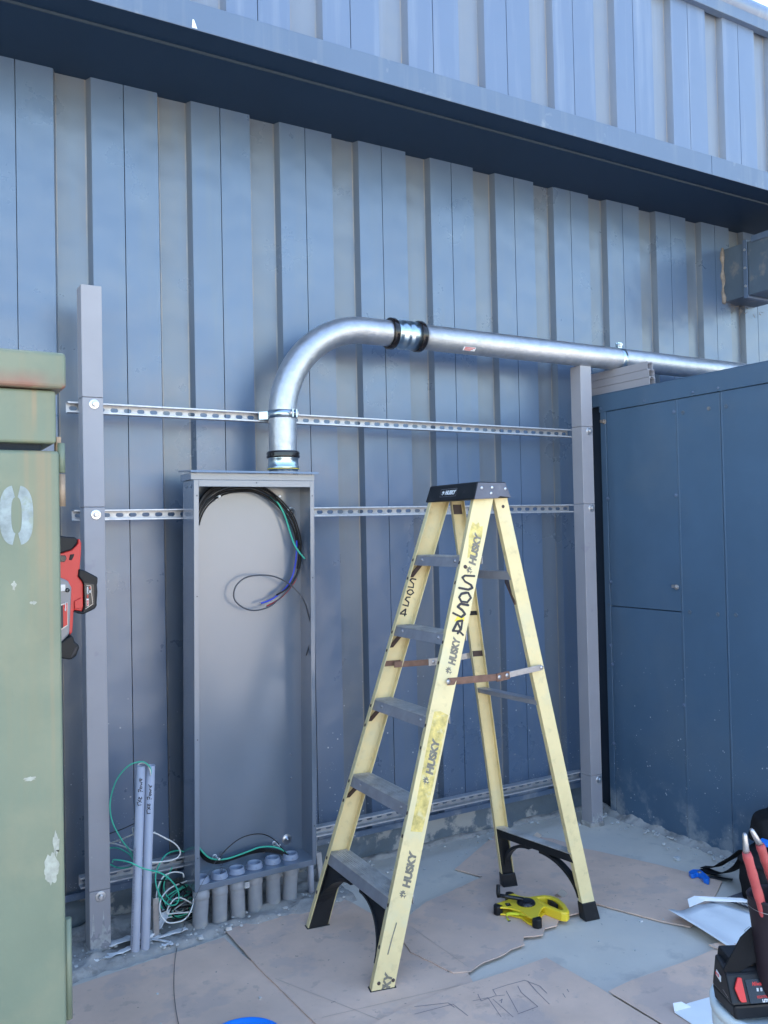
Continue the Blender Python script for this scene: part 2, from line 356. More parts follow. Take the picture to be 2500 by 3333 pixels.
for a, b in ((-5.5, 3.842), (3.8445, 12)):
    s.box(a, b, 3.042, 3.047, 3.389, 3.492); s.box(a, b, 3.047, 3.07, 3.484, 3.492)
s.build('fascia', M['fascia'], bd, bevel=.002)
s = Mesh(); s.hexa([(1.012, 3.0405, 3.393), (1.032, 3.0405, 3.393), (1.032, 3.0415, 3.393), (1.012, 3.0415, 3.393), (1.015, 3.0405, 3.424), (1.020, 3.0405, 3.424), (1.020, 3.0415, 3.424), (1.015, 3.0415, 3.424)])
s.build('paint_chip', M['white'], bd)
s = Mesh(); s.box(-5.5, 12, 3.021, 3.066, 4.277, 4.363); s.box(-5.5, 12, 3.014, 3.021, 4.355, 4.363); s.build('coping', M['fascia'], bd, bevel=.003)
s = Mesh(); s.tube([(-5.5, 3.058, 4.379), (12, 3.058, 4.379)], .055, 20); s.build('ridge_roll', M['wall_up'], bd)
s = Mesh(); s.box(-5.5, 12, 3.09, 14, 4.29, 4.36); s.build('roof', M['roofm'], bd)
s = Mesh(); s.box(-5.5, 12, 3.62, 3.72, -.1, 4.26); s.box(-5.6, -5.5, 3.1, 14, 0, 4.26); s.box(12, 12.1, 3.1, 14, 0, 4.26); s.box(-5.5, 12, 13.9, 14, 0, 4.26)
s.build('core_wall', M['dark'], bd)
# painted concrete plinth under the cladding, with crumbling plaster
s = Mesh(); nx, nzz = 260, 14; X0, X1 = -1.2, 3.42
g = []
for k in range(nzz+1):
    row = []
    for i in range(nx+1):
        x = X0+(X1-X0)*i/nx; z = -.02+.20*k/nzz
        bulge = max(0, noise.fractal(Vector((x*3.1, z*7, 2)), 1, 2, 4)-.02+(.07-z)*2.2)*(.0 if z > .14 else 1)
        row.append(s.b.verts.new((x, 3.600-.055*min(1, bulge)-.004*noise.noise(Vector((x*25, z*25, 0))), z)))
    g.append(row)
for k in range(nzz):
    for i in range(nx): s.b.faces.new([g[k][i], g[k][i+1], g[k+1][i+1], g[k+1][i]])
s.build('plinth', M['plinth'], bd, smooth=True)
s = Mesh(); s.box(-5.5, 3.42, 3.542, 3.547, .135, .16); s.box(-5.5, 3.42, 3.547, 3.60, .135, .138); s.build('base_flashing', M['wall'], bd)
# ---------------------------------------------------------------- duct on the right
du = thing('wall_duct', 'square blue grey metal duct with a bolted flange, sticking out high on the wall', 'duct', (4.7, 3.5, 2.91))
s = Mesh(); s.box(4.56, 4.86, 3.40, 3.60, 2.912, 3.238); s.build('duct_body', M['duct'], du, bevel=.004)
s = Mesh(); s.box(4.56, 4.86, 2.75, 3.372, 2.912, 3.238); s.build('duct_body', M['duct'], du, bevel=.004)
s = Mesh(); s.ring([(4.552, 3.372, 2.898), (4.875, 3.372, 2.898), (4.875, 3.372, 3.252), (4.552, 3.372, 3.252)], [(4.56, 3.372, 2.912), (4.86, 3.372, 2.912), (4.86, 3.372, 3.238), (4.56, 3.372, 3.238)], (0, .028, 0))
s.build('flange', M['fascia'], du, bevel=.002)
for z in (2.97, 3.08, 3.19):
    s = Mesh(); s.lathe((4.5525, 3.385, z), (-1, 0, 0), [(0, .008), (.006, .008), (.007, .001)], 6, False); s.build('bolt', M['bolt'], du)
s = Mesh(); s.box(4.552, 4.56, 2.80, 3.34, 3.225, 3.262); s.box(4.55, 4.553, 2.95, 3.22, 3.21, 3.222); s.build('seam_cleat', M['fascia'], du, bevel=.002)
s = Mesh(); s.tube([(4.553+.006*math.sin(k*2.1), 3.548, 2.90+k*.035) for k in range(11)], [.012+.006*math.sin(k*1.7) for k in range(11)], 7); s.build('caulk_bead', M['caulk'], du)
s = Mesh()
for k in range(30):
    x = 4.6+random.random()*.3; z = 2.90-random.random()**2*.05; s.tube([(x, 3.53, z), (x+random.uniform(-.03, .03), 3.53+random.uniform(-.02, .015), z-random.uniform(0, .02))], .0012, 4)
stuff(s.build('dry_grass_tuft', M['caulk'], du))
# ---------------------------------------------------------------- blue shed at right angles
sh = thing('metal_shed', 'dark blue flat panelled metal shed with screwed seams, at the right', 'shed', (3.385, 2.0, 0))
SX = 3.385
s = Mesh()
for a, b, z0, z1 in ((3.402, 2.9325, 1.113, 2.15), (3.402, 2.9325, -.01, 1.109), (2.9295, 2.675, -.01, 2.15), (2.672, 1.75, -.01, 2.15), (1.747, .9, -.01, 2.15)):
    s.box(SX, SX+.02, b, a, z0, z1)
s.build('side_panel', M['shed'], sh, bevel=.003)
s = Mesh()
for y_, z1_ in ((2.9265, 2.15), (2.668, 2.15), (1.743, 2.15)): s.box(SX-.0035, SX+.001, y_-.006, y_+.001, 0, z1_)
s.build('seam_strip', M['shed'], sh, bevel=.0015)
s = Mesh(); s.box(SX-.003, SX+.02, 3.4045, 3.442, -.01, 2.18); s.build('corner_post', M['shed'], sh, bevel=.002)
s = Mesh(); s.box(SX-.005, SX+.02, .88, 3.448, 2.152, 2.245); s.box(SX-.005, SX+.02, 3.448, 3.53, 2.186, 2.245); s.box(SX-.005, 6.2, .88, 3.53, 2.245, 2.249); s.build('top_trim', M['shed'], sh, bevel=.002)
s = Mesh(); s.box(SX+.02, 6.2, .9, 3.43, 0, 2.244); s.build('shed_core', M['dark'], sh)
s = Mesh(); s.box(SX+.03, SX+.05, 3.43, 3.60, 0, 2.20); s.build('gap_shade', M['dark'], sh)  # dark sheet standing in for the shade between shed and wall
for (y, z) in [(3.433, 2.171), (3.126, 2.171), (2.821, 2.169), (2.677, 2.168), (2.36, 2.167), (3.402, 1.684), (3.396, 1.239), (2.943, 1.681), (2.941, 2.09), (3.40, .80), (2.93, .66), (3.405, .38), (3.41, .9)]:
    s = Mesh(); s.lathe((SX-.002, y, z), (-1, 0, 0), [(0, .011), (.002, .011), (.003, .0065), (.008, .006), (.009, .001)], 8, False); s.build('screw', M['fascia'], sh)
for (y, z) in [(2.888, 2.08), (2.736, 2.08), (2.64, 2.078), (3.414, 1.115), (2.881, 1.115), (2.72, 1.115), (2.62, 1.12)]:
    s = Mesh(); s.lathe((SX-.001, y, z), (-1, 0, 0), [(0, .0105), (.003, .010), (.003, .0042), (-.001, .001)], 14, False); s.build('grommet', M['duct'], sh)
for (y, z, m_) in [(3.412, 2.097, 'caulk'), (2.955, 1.231, 'silver')]:
    s = Mesh(); s.lathe((SX-.002, y, z), (-1, 0, 0), [(0, .014), (.004, .013), (.005, .006), (.013, .006), (.014, .001)], 8, False); s.box(SX-.014, SX-.004, y-.004, y+.022, z-.003, z+.012); s.build('latch', M[m_], sh, bevel=.001)
# ---------------------------------------------------------------- posts
def post(cx, top, rows, lines, label):
    t = thing('steel_post', label, 'post', (cx, 3.368, 0), 'square steel posts in front of the ribbed wall')
    x0, x1, y0, y1 = cx-.038, cx+.038, 3.33, 3.406
    s = Mesh(); zs = [-.02]+sorted(lines)+[top]
    for a, b in zip(zs, zs[1:]):
        s.ring([(x0, y0, a), (x1, y0, a), (x1, y1, a), (x0, y1, a)], [(x0+.005, y0+.005, a), (x1-.005, y0+.005, a), (x1-.005, y1-.005, a), (x0+.005, y1-.005, a)], (0, 0, b-a-.0012))
    s.build('tube', M['post'], t, bevel=.009, seg=3)
    for (dx, z) in rows:
        s = Mesh(); s.lathe((cx+dx, y0+.0005, z), (0, -1, 0), [(0, .019), (.0025, .019), (.003, .017), (.003, .006)], 28); w_ = s.build('washer', M['bolt'], t)
        s = Mesh(); s.lathe((cx+dx, y0-.002, z), (0, -1, 0), [(0, .0115), (.002, .0115)], 18); s.lathe((cx+dx, y0-.004, z), (0, -1, 0), [(0, .0098), (.008, .0098), (.0095, .008), (.0095, .001)], 6, False); s.build('bolt_head', M['bolt'], w_, bevel=.0008)
    s = Mesh(); v = []
    for k in range(26):
        a = k/26*2*math.pi; q = max(abs(math.cos(a)), abs(math.sin(a))); v.append((cx+math.cos(a)/q*.043*(1+.10*random.random()), 3.368+math.sin(a)/q*.043*(1+.12*random.random())))
    s.ring([(x, y, -.01) for x, y in v], [(cx+(x-cx)*.7, 3.368+(y-3.368)*.7, -.01) for x, y in v], (0, 0, .034)); s.build('mortar_collar', M['rough'], t, bevel=.006)
    s = Mesh(); random.seed(int(cx*10)); hh_ = .135 if cx < 1 else .07
    s.poly([(cx-.036, y0-.0006, 0), (cx+.036, y0-.0006, 0)]+[(cx+.036-.072*k/18, y0-.0006, hh_*(.45+.55*abs(noise.noise(Vector((k*.9, cx*9, 3))))*2)) for k in range(19)]); s.build('mortar_smear', M['smear'], t)
    return t
post(.703, 2.482, [(.004, 2.034), (.005, 1.621), (.002, .213)], [2.060, 1.650, .236], 'square primed steel post on the left, the taller one with its top standing free')
post(3.18, 2.371, [(.012, 2.031), (.014, 1.633), (.016, .237)], [2.055, 1.655, .262], 'square primed steel post on the right, beside the dark blue shed and under the pipe')
# ---------------------------------------------------------------- strut channels
def strut(x0, x1, zc0, zc1, mname, label, step=.0508):
    t = thing('strut_channel', label, 'strut', (x0, 3.43, zc0), 'slotted strut channels bolted behind the posts')
    L_ = x1-x0; dz = (zc1-zc0)/L_
    def P(x, y, z): return (x0+x, y, zc0+dz*x+z)
    h, yf, yb, tk = .0206, 3.4075, 3.4485, .0025
    s = Mesh()
    prof = [(yb, -h), (yf, -h), (yf, -h+.0065), (yf+.006, -h+.0065), (yf+.006, -h+.0045), (yf+tk, -h+.0045), (yf+tk, -h+tk), (yb, -h+tk)]
    for sg in (1, -1): s.prism([P(0, y, z*sg) for y, z in prof], Vector(P(L_, 0, 0))-Vector(P(0, 0, 0)))
    s.build('rails', M[mname], t, bevel=.0012)
    s = Mesh(); n = int(L_/step); hw, hh, q = .0150, .0080, 6
    for i in range(n):
        c = (i+.5)*L_/n; a0, a1 = c-L_/n/2, c+L_/n/2
        hole = [(c-hw+hh-hh*math.cos(k*math.pi/q/1)*0, 0) for k in range(0)]
        hole = [(c+hw-hh+hh*math.cos(k*math.pi/q-math.pi/2), hh*math.sin(k*math.pi/q-math.pi/2)) for k in range(q+1)]+[(c-hw+hh+hh*math.cos(k*math.pi/q+math.pi/2), hh*math.sin(k*math.pi/q+math.pi/2)) for k in range(q+1)]
        out = []
        for (x, z) in hole:
            dx = x-c; k = max(abs(dx)/(L_/n/2), abs(z)/(h-tk)) or 1
            ox = c+dx/k if abs(dx)/(L_/n/2) >= abs(z)/(h-tk) else x
            oz = z/k
            if abs(dx)/(L_/n/2) < abs(z)/(h-tk): ox = c+dx/k if abs(dx/k) < L_/n/2 else (a0 if dx < 0 else a1)
            out.append((ox, oz))
        s.ring([P(x, yb-tk, z) for x, z in out], [P(x, yb-tk, z) for x, z in hole], (0, tk, 0))
        for (ex, ez) in ((a0, -(h-tk)), (a1, -(h-tk)), (a1, h-tk), (a0, h-tk)):
            near_ = sorted(out, key=lambda o_: (o_[0]-ex)**2+(o_[1]-ez)**2)[:2]
            if near_[0] != (ex, ez) and len(set(near_)) == 2:
                try: s.prism([P(ex, yb-tk+.0002, ez), P(near_[0][0], yb-tk+.0002, near_[0][1]), P(near_[1][0], yb-tk+.0002, near_[1][1])], (0, tk-.0004, 0))
                except ValueError: pass
    s.build('slotted_back', M[mname], t)
    return t
strut(.628, 3.150, 2.031, 2.026, 'galv', 'topmost slotted steel strut channel, crossing behind the steel conduit')
strut(.644, 3.146, 1.6215, 1.634, 'galv', 'middle slotted steel strut channel, passing behind the grey enclosure and the ladder top')
strut(.651, 3.168, .245, .2475, 'galv', 'lowest slotted steel strut channel, near the ground behind the wires')
s = Mesh(); s.prism([(1.603, 3.4, .152), (1.622, 3.4, .152), (1.622, 3.4, .228), (1.603, 3.4, .228)], (0, .03, 0)); tag(s.build('strut_offcut', M['galv'], bevel=.001), 'short upright steel offcut under the lowest strut beside the enclosure', 'offcut')
# ---------------------------------------------------------------- enclosure
TL = .0145                                                              # it leans a little to the left at the bottom
def E(x, y, z): return (x+(z-.19)*TL, y, z-.016*(1.06-x)*0+(x-1.05)*.0)
en = thing('wiring_enclosure', 'tall open grey electrical enclosure without its door, bolted to the struts', 'enclosure', (1.3, 3.34, .17))
x0, x1, y0, y1, z0, z1 = 1.041, 1.556, 3.266, 3.404, .172, 1.752
def ebox(s, a, b, c, d, e, f): return s.hexa([E(*q) for q in ((a,c,e),(b,c,e),(b,d,e),(a,d,e),(a,c,f),(b,c,f),(b,d,f),(a,d,f))])
s = Mesh(); ebox(s, x0, x1, y1-.002, y1, z0, z1); s.build('back_panel', M['encl'], en)
s = Mesh(); ebox(s, x0, x0+.002, y0+.002, y1-.002, z0, z1); ebox(s, x1-.002, x1, y0+.002, y1-.002, z0, z1); s.build('side_wall', M['encl'], en)
s = Mesh(); ebox(s, x0+.002, x1-.002, y0+.0005, y1-.002, z0+.0205, z0+.0225); s.build('bottom_plate', M['encl'], en)
s = Mesh(); ebox(s, x0+.002, x1-.002, y0+.002, y1-.002, z1-.002, z1); s.build('top_plate', M['encl'], en)
s = Mesh()
ebox(s, x0, x0+.020, y0, y0+.002, z0, z1-.001); ebox(s, x1-.018, x1, y0, y0+.002, z0, z1-.001)
ebox(s, x0+.0205, x1-.0185, y0, y0+.002, z1-.026, z1-.001); ebox(s, x0+.0205, x1-.0185, y0, y0+.002, z0, z0+.022)
s.build('front_frame', M['encl'], en, bevel=.0008)
s = Mesh()
s.prism([E(x0-.018, y0-.020, 1.780), E(x0-.018, y0-.018, 1.788), E(x0-.018, y1, 1.796), E(x0-.018, y1, 1.790), E(x0-.018, y0-.017, 1.781)], (x1-x0+.03, 0, 0))
ebox(s, x0-.010, x1+.004, y0+.004, y1, 1.753, 1.779)
s.build('rain_hood', M['encl'], en, bevel=.0006)
for z in (1.65, 1.1, .42): 
    s = Mesh(); ebox(s, x1+.0005, x1+.010, y0+.03, y0+.034, z-.055, z+.055); s.build('door_hinge', M['encl'], en, bevel=.0008)
for (x, z) in ((x0+.012, 1.69), (x1-.009, 1.69), (1.30, 1.742), (x0+.012, 1.3), (x1-.009, 1.35), (x0+.012, .30), (x1-.009, .33), (x0+.012, .75)):
    s = Mesh(); s.lathe(E(x, y0-.0006, z), (0, -1, 0), [(0, .0028), (.0002, .001)], 8); s.build('screw_hole', M['dark'], en)
for i in range(2):
    s = Mesh(); s.lathe(E(x0-.001, 3.30+.055*i, 1.728), (-1, 0, 0), [(0, .006), (.003, .004), (.0035, .001)], 10); s.build('rivet', M['encl'], en)
for (x, z) in ((1.177, 1.69), (1.440, 1.69), (1.170, .245), (1.430, .247)):
    s = Mesh(); s.tube([E(x-.003, 3.402, z-.004), E(x-.001, 3.350, z+.002)], .0048, 10); s.lathe(E(x-.003, 3.402, z-.004), (0, -1, 0), [(0, .010), (.003, .010), (.004, .0065)], 16); s.build('stud', M['white'], en)
for (x, z) in ((1.512, 1.628), (1.484, .249)):
    s = Mesh(); s.lathe(E(x, 3.402, z), (0, -1, 0), [(0, .021), (.002, .021), (.0025, .019), (.0025, .009), (.007, .009), (.008, .004), (.013, .0035), (.0135, .001)], 24); s.build('mounting_bolt', M['bolt'], en)
for z in (.60, .50): 
    s = Mesh(); s.lathe(E(1.505, 3.402, z), (0, -1, 0), [(0, .006), (.003, .005), (.004, .001)], 12); s.build('rivet', M['encl'], en)
hx = [1.076, 1.153, 1.226, 1.306, 1.388, 1.468]; hy = [3.300, 3.305, 3.312, 3.322, 3.33, 3.332]
for x, y in zip(hx, hy):
    s = Mesh(); s.lathe(E(x, y, .195), (0, 0, 1), [(0, .033), (.006, .033), (.007, .0305), (.017, .0305), (.021, .028), (.021, .024), (.012, .024), (.004, .0235), (.002, .02)], 36); h_ = s.build('conduit_hub', M['hub'], en)
    s = Mesh(); 
    for k in (0, 2.1, 4.2):
        s = Mesh(); s.lathe((x+.032*math.cos(k+.4), y+.032*math.sin(k+.4), .200), (0, 0, 1), [(0, .004), (.004, .0035), (.0045, .001)], 8); s.build('locknut_lug', M['hub'], h_)
fx = [h_+d_ for h_, d_ in zip(hx, (.002, .008, .016, .012, .013, .005))]; fy = [h_+.032 for h_ in hy]
names = ['first', 'second', 'third', 'fourth', 'fifth', 'sixth']
marks = ['', 'AND RIGID ABOVEGROUND UL LTD', 'SCH 4', '', 'CONFORMS TO UL', '']
for i in range(6):
    t = thing('pvc_stub', '%s dusty grey PVC stub from the left under the open enclosure' % names[i], 'conduit', (fx[i], fy[i], 0), 'PVC stubs rising out of the slab into the enclosure')
    P = smooth_path([(fx[i], fy[i], -.03), (fx[i]-(fx[i]-hx[i])*.45, fy[i]-(fy[i]-hy[i])*.45, .06), (hx[i], hy[i], .140), (hx[i], hy[i], .191)], 6)
    s = Mesh(); s.tube(P, .0298, 28); s.build('pipe', M['pvc_old'], t)
    s = Mesh(); s.lathe((hx[i], hy[i], .133), (0, 0, 1), [(0, .0302), (.001, .0325), (.037, .0325), (.038, .030)], 32); s.build('collar', M['pvc_old'], t)
    if marks[i]: text(marks[i], 'print', .017, M['ink'], t, (fx[i]-.004+.01*(i % 2), fy[i]-.0300, .012), (0, 0, 1), (-1, 0, 0), .0012)
s = Mesh(); s.box(1.247, 1.266, 3.2785, 3.2792, .138, .160); st = s.build('barcode_label', M['white'], bpy.data.objects['pvc_stub.002'])
s = Mesh()
for k in range(5): s.box(1.2485+k*.0033, 1.2497+k*.0033, 3.2779, 3.2783, .141, .158)
s.build('barcode', M['ink'], st)
s = Mesh(); s.tube([(1.578, 3.37, -.02), (1.566, 3.35, .172)], .0135, 20); tag(s.build('thin_conduit', M['pvc']), 'thin grey PVC conduit standing just right of the row of six stubs', 'conduit')
s = Mesh(); s.ring([(1.648, 3.43, -.02), (1.672, 3.43, -.02), (1.672, 3.45, -.02), (1.648, 3.45, -.02)], [(1.650, 3.432, -.02), (1.670, 3.432, -.02), (1.670, 3.448, -.02), (1.650, 3.448, -.02)], (-.014, 0, .17)); tag(s.build('steel_stake', M['galv'], bevel=.001), 'short hollow steel stake in the mortar behind the ladder foot', 'stake')
s = Mesh(); s.box(.892, .912, 3.30, 3.303, 0, .172); s.box(.890, .893, 3.30, 3.318, 0, .172); o = s.build('flat_steel_stake', M['silver'], bevel=.0008); tag(o, 'small flat steel stake standing right of the two tall grey conduits', 'stake')
# ---------------------------------------------------------------- conduit run
cd = thing('steel_conduit', 'large galvanised steel conduit bending out of the enclosure top and running right along the wall', 'pipe', (1.476, 3.345, 1.79))
PR = .0585
el = [(1.476, 3.345, 1.852), (1.476, 3.345, 2.02)]
RR = .405; cx_, cz_ = 1.476+RR, 2.428-RR
el += [(cx_-RR*math.cos(k*math.pi/2/22), 3.345, cz_+RR*math.sin(k*math.pi/2/22)) for k in range(1, 23)]+[(2.02, 3.345, 2.428)]
s = Mesh(); s.tube(el, PR, 48, False); s.build('elbow', M['galv_pipe'], cd)
s = Mesh(); s.tube([(2.14, 3.345, 2.428), (5.9, 3.345, 2.424)], PR, 48); s.build('straight_pipe', M['galv_pipe'], cd)
cp = Mesh(); cp.lathe((2.012, 3.345, 2.428), (1, 0, 0), [(0, .060), (.0, .0655), (.028, .0655), (.034, .0625), (.05, .0625), (.056, .0665), (.072, .0665), (.078, .062), (.084, .062), (.092, .0665), (.108, .0665), (.114, .0625), (.142, .0655), (.144, .060)], 48); c_ = cp.build('coupling', M['zinc'], cd)
for x in (2.000, 2.118+.03):
    s = Mesh(); s.lathe((x, 3.345, 2.428), (1, 0, 0), [(0, .060), (.001, .0675), (.006, .0715), (.012, .070), (.022, .0715), (.029, .0680), (.030, .060)], 48); s.build('gland_ring', M['band'], c_)
cp = Mesh(); cp.lathe((1.476, 3.345, 1.797), (0, 0, 1), [(0, .058), (0, .060), (.006, .061), (.008, .0665), (.016, .0665), (.020, .063), (.050, .063), (.055, .0655), (.060, .060)], 48); c_ = cp.build('coupling', M['zinc'], cd)
s = Mesh(); s.lathe((1.476, 3.345, 1.850), (0, 0, 1), [(0, .060), (.001, .0680), (.007, .0705), (.013, .0680), (.020, .0700), (.027, .0675), (.030, .060)], 48); s.build('gland_ring', M['band'], c_)
s = Mesh(); s.lathe((1.476, 3.345, 1.8035), (0, 0, 1), [(0, .060), (.0005, .0672), (.003, .0672), (.0035, .060)], 48); s.build('gasket', M['yellow_line'], c_)
s = Mesh(); s.lathe((1.476, 3.345, 1.780), (0, 0, 1), [(0, .062), (.010, .062), (.018, .057)], 12, False); s.build('locknut', M['galv'], c_)
def on_pipe(x, a, r): return (x, 3.345-math.cos(a)*r, 2.426+math.sin(a)*r)
s = Mesh(); av = [-.95+k*.06 for k in range(7)]
for a, b in zip(av, av[1:]): s.poly([on_pipe(2.385, a, PR+.0006), on_pipe(2.455, a, PR+.0006), on_pipe(2.455, b, PR+.0006), on_pipe(2.385, b, PR+.0006)])
st = s.build('sticker', M['white'], cd)
s = Mesh()
for k in range(3):
    a = -.90+k*.11; s.poly([on_pipe(2.392, a, PR+.0010), on_pipe(2.43+.01*k, a, PR+.0010), on_pipe(2.43+.01*k, a+.06, PR+.0010), on_pipe(2.392, a+.06, PR+.0010)])
s.build('sticker_print', M['red'], st)
# clamps
t = thing('pipe_clamp', 'zinc plated strap clamp holding the upright part of the steel conduit to the topmost strut', 'clamp', (1.476, 3.40, 2.03), 'pipe clamps on the steel conduit')
s = Mesh(); s.lathe((1.476, 3.345, 2.017), (0, 0, 1), [(0, .0588), (0, .0612), (.032, .0612), (.032, .0588)], 40); s.hexa([(1.395, 3.404, 2.017), (1.43, 3.37, 2.017), (1.43, 3.373, 2.017), (1.395, 3.407, 2.017), (1.395, 3.404, 2.049), (1.43, 3.37, 2.049), (1.43, 3.373, 2.049), (1.395, 3.407, 2.049)])
s.build('strap', M['zinc'], t)
s = Mesh(); s.box(1.488, 1.492, 3.268, 3.29, 2.017, 2.049); s.box(1.507, 1.511, 3.272, 3.296, 2.017, 2.049); s.build('ear', M['zinc'], t)
s = Mesh(); s.tube([(1.474, 3.277, 2.036), (1.522, 3.280, 2.033)], .0034, 8); s.lathe((1.481, 3.2773, 2.0355), (1, 0, 0), [(0, .001), (0, .008), (.006, .008), (.006, .001)], 6, False); s.lathe((1.512, 3.2795, 2.0335), (1, 0, 0), [(0, .001), (0, .009), (.005, .009), (.005, .001)], 6, False); s.build('clamp_bolt', M['bolt'], t)
t = thing('pipe_clamp', 'zinc plated strap clamp over the level part of the steel conduit, its bolt on top', 'clamp', (3.43, 3.345, 2.37), 'pipe clamps on the steel conduit')
s = Mesh(); s.lathe((3.414, 3.345, 2.4255), (1, 0, 0), [(0, .0588), (0, .0612), (.030, .0612), (.030, .0588)], 40); s.build('strap', M['zinc'], t)
s = Mesh(); s.box(3.416, 3.443, 3.330, 3.334, 2.484, 2.514); s.box(3.416, 3.443, 3.345, 3.349, 2.484, 2.514); s.build('ear', M['zinc'], t)
s = Mesh(); s.tube([(3.430, 3.312, 2.501), (3.430, 3.36, 2.501)], .0036, 8); s.lathe((3.430, 3.330, 2.501), (0, -1, 0), [(0, .001), (0, .0105), (.007, .0105), (.007, .001)], 6, False); s.build('clamp_bolt', M['bolt'], t)
# ---------------------------------------------------------------- stacked bars
for i, (nm) in enumerate(('lowest', 'middle', 'topmost')):
    t = thing('strut_bar', '%s of three short lavender grey strut bars stacked on the shed edge beside the pipe' % nm, 'bar', (3.41, 3.3, 2.25+.0405*i), 'short strut bars stacked on the shed')
    z = 2.2497+.0405*i; ye = (3.097, 3.100, 3.108)[i]; x = 3.389+(.002, 0, -.001)[i]
    s = Mesh(); 
    prof = [(0, 0), (.041, 0), (.041, .0395), (.0315, .0395), (.0315, .031), (.034, .031), (.034, .037), (.0385, .037), (.0385, .0025), (.0025, .0025), (.0025, .037), (.007, .037), (.007, .031), (.0095, .031), (.0095, .0395), (0, .0395)]
    s.prism([(x+a, ye, z+b) for a, b in prof], (0, 3.515-ye, 0)); s.build('channel', M['post'], t, bevel=.0008)
# ---------------------------------------------------------------- green cabinet
gc = thing('utility_cabinet', 'big weathered pale green utility cabinet with a rusty lid at the left edge', 'cabinet', (-.5, 2.2, 0))
s = Mesh(); s.box(-1.4, .306, 1.75, 2.78, .03, 1.706); s.build('door_panel', M['green'], gc, bevel=.007, seg=3)
s = Mesh(); s.box(-1.39, .276, 1.775, 2.77, 1.700, 1.73); s.build('recess', M['dark'], gc)
s = Mesh(); s.box(-1.4, .301, 1.75, 2.78, 1.720, 1.822); s.build('upper_panel', M['green'], gc, bevel=.006, seg=3)
s = Mesh(); s.box(-1.42, .318, 1.735, 2.80, 1.824, 1.894); s.build('lid', M['green'], gc, bevel=.008, seg=3)
for (za, zb) in ((1.665, 1.722), (1.60, 1.662), (.62, .81)):
    s = Mesh(); s.tube([(.3115, 1.765, za), (.3115, 1.765, zb)], .0072, 14); s.build('hinge', M['green'] if za != 1.60 else M['rust'], gc)
s = Mesh(); s.box(.303, .312, 1.765, 1.79, 1.68, 1.735); s.build('hinge_leaf', M['rust'], gc, bevel=.001)
def zero(sx, sz, n=40, k=2.7):
    return [(.2277+math.copysign(abs(math.cos(2*math.pi*i/n))**(2/k), math.cos(2*math.pi*i/n))*sx, 1.583+math.copysign(abs(math.sin(2*math.pi*i/n))**(2/k), math.sin(2*math.pi*i/n))*sz) for i in range(n)]
o_, i_ = zero(.0295, .056), zero(.0092, .034)
s = Mesh()
for a in range(40):
    b = (a+1) % 40
    mx = (o_[a][0]+o_[b][0])/2-.2277
    if abs(mx) < .0075: continue                        # the stencil bridges at top and bottom
    s.poly([(o_[a][0], 1.7492, o_[a][1]), (o_[b][0], 1.7492, o_[b][1]), (i_[b][0], 1.7492, i_[b][1]), (i_[a][0], 1.7492, i_[a][1])])
s.build('stencilled_digit', M['primer'], gc)
def blot(name, cx, cz, sx, sz, m, n=30, seed=1, jag=.35, y=1.7493):
    s = Mesh(); s.poly([(cx+math.cos(k*2*math.pi/n)*sx*(1+jag*noise.noise(Vector((math.cos(k*2*math.pi/n)*2, math.sin(k*2*math.pi/n)*2, seed)))), y, cz+math.sin(k*2*math.pi/n)*sz*(1+jag*noise.noise(Vector((math.sin(k*2*math.pi/n)*3, math.cos(k*2*math.pi/n)*3, seed+5))))) for k in range(n)]); s.build(name, m, gc)
blot('scraped_patch', .281, .915, .013, .028, M['scrape'], seed=3, jag=.5)
blot('scraped_patch', .290, .962, .006, .020, M['scrape'], seed=4, jag=.8)
blot('scraped_patch', .222, 1.452, .004, .008, M['scrape'], seed=6, jag=.9)
blot('scraped_patch', .255, 1.418, .007, .003, M['scrape'], seed=8, jag=.9)
blot('scraped_patch', .245, 1.09, .010, .004, M['scrape'], seed=9, jag=.9)
# ---------------------------------------------------------------- band saw behind the cabinet
sw = thing('cordless_saw', 'red and black cordless band saw hanging behind the edge of the green cabinet, battery fitted', 'power saw', (.42, 2.62, 1.2))
def xz(pts, y, d, m, name, par, bev=.004, lab=None):
    s = Mesh(); s.prism([(x, y, z) for x, z in pts], (0, d, 0)); return s.build(name, M[m], par, bevel=bev, seg=2)
body = xz([(.425,1.491),(.45,1.494),(.481,1.503),(.498,1.52),(.4985,1.534),(.504,1.534),(.508,1.522),(.507,1.492),(.503,1.455),(.502,1.435),(.497,1.428),(.509,1.411),(.5115,1.403),(.511,1.344),(.508,1.327),(.485,1.332),(.480,1.269),(.4735,1.262),(.46,1.30),(.449,1.426),(.424,1.435)], 2.585, .06, 'red', 'body', sw, .005)
xz([(.40,1.556),(.45,1.545),(.467,1.5415),(.483,1.540),(.492,1.539),(.4965,1.532),(.495,1.5225),(.479,1.5025),(.449,1.495),(.40,1.486)], 2.578, .07, 'rubber', 'handle_grip', sw, .008)
hs = xz([(.31,1.44),(.447,1.427),(.461,1.421),(.469,1.415),(.4775,1.397),(.475,1.346),(.470,1.266),(.455,1.25),(.447,1.234),(.31,1.19)], 2.572, .085, 'sawgrey', 'motor_housing', sw, .005)
xz([(.4462,1.352),(.466,1.357),(.466,1.291),(.4462,1.279)], 2.5685, .003, 'silver', 'label_frame', hs, .001)
lp = xz([(.4455,1.347),(.4645,1.3545),(.464,1.2935),(.4455,1.283)], 2.5675, .0006, 'red', 'label_plate', hs, 0)
xz([(.4455,1.347),(.4525,1.350),(.4525,1.2865),(.4455,1.283)], 2.5668, .0005, 'ink', 'label_stripe', lp, 0)
text('Milwaukee', 'label_logo', .0058, M['white'], lp, (.4610, 2.5670, 1.332), (0, 0, 1), (-1, 0, 0), .0004, .0002, .3)
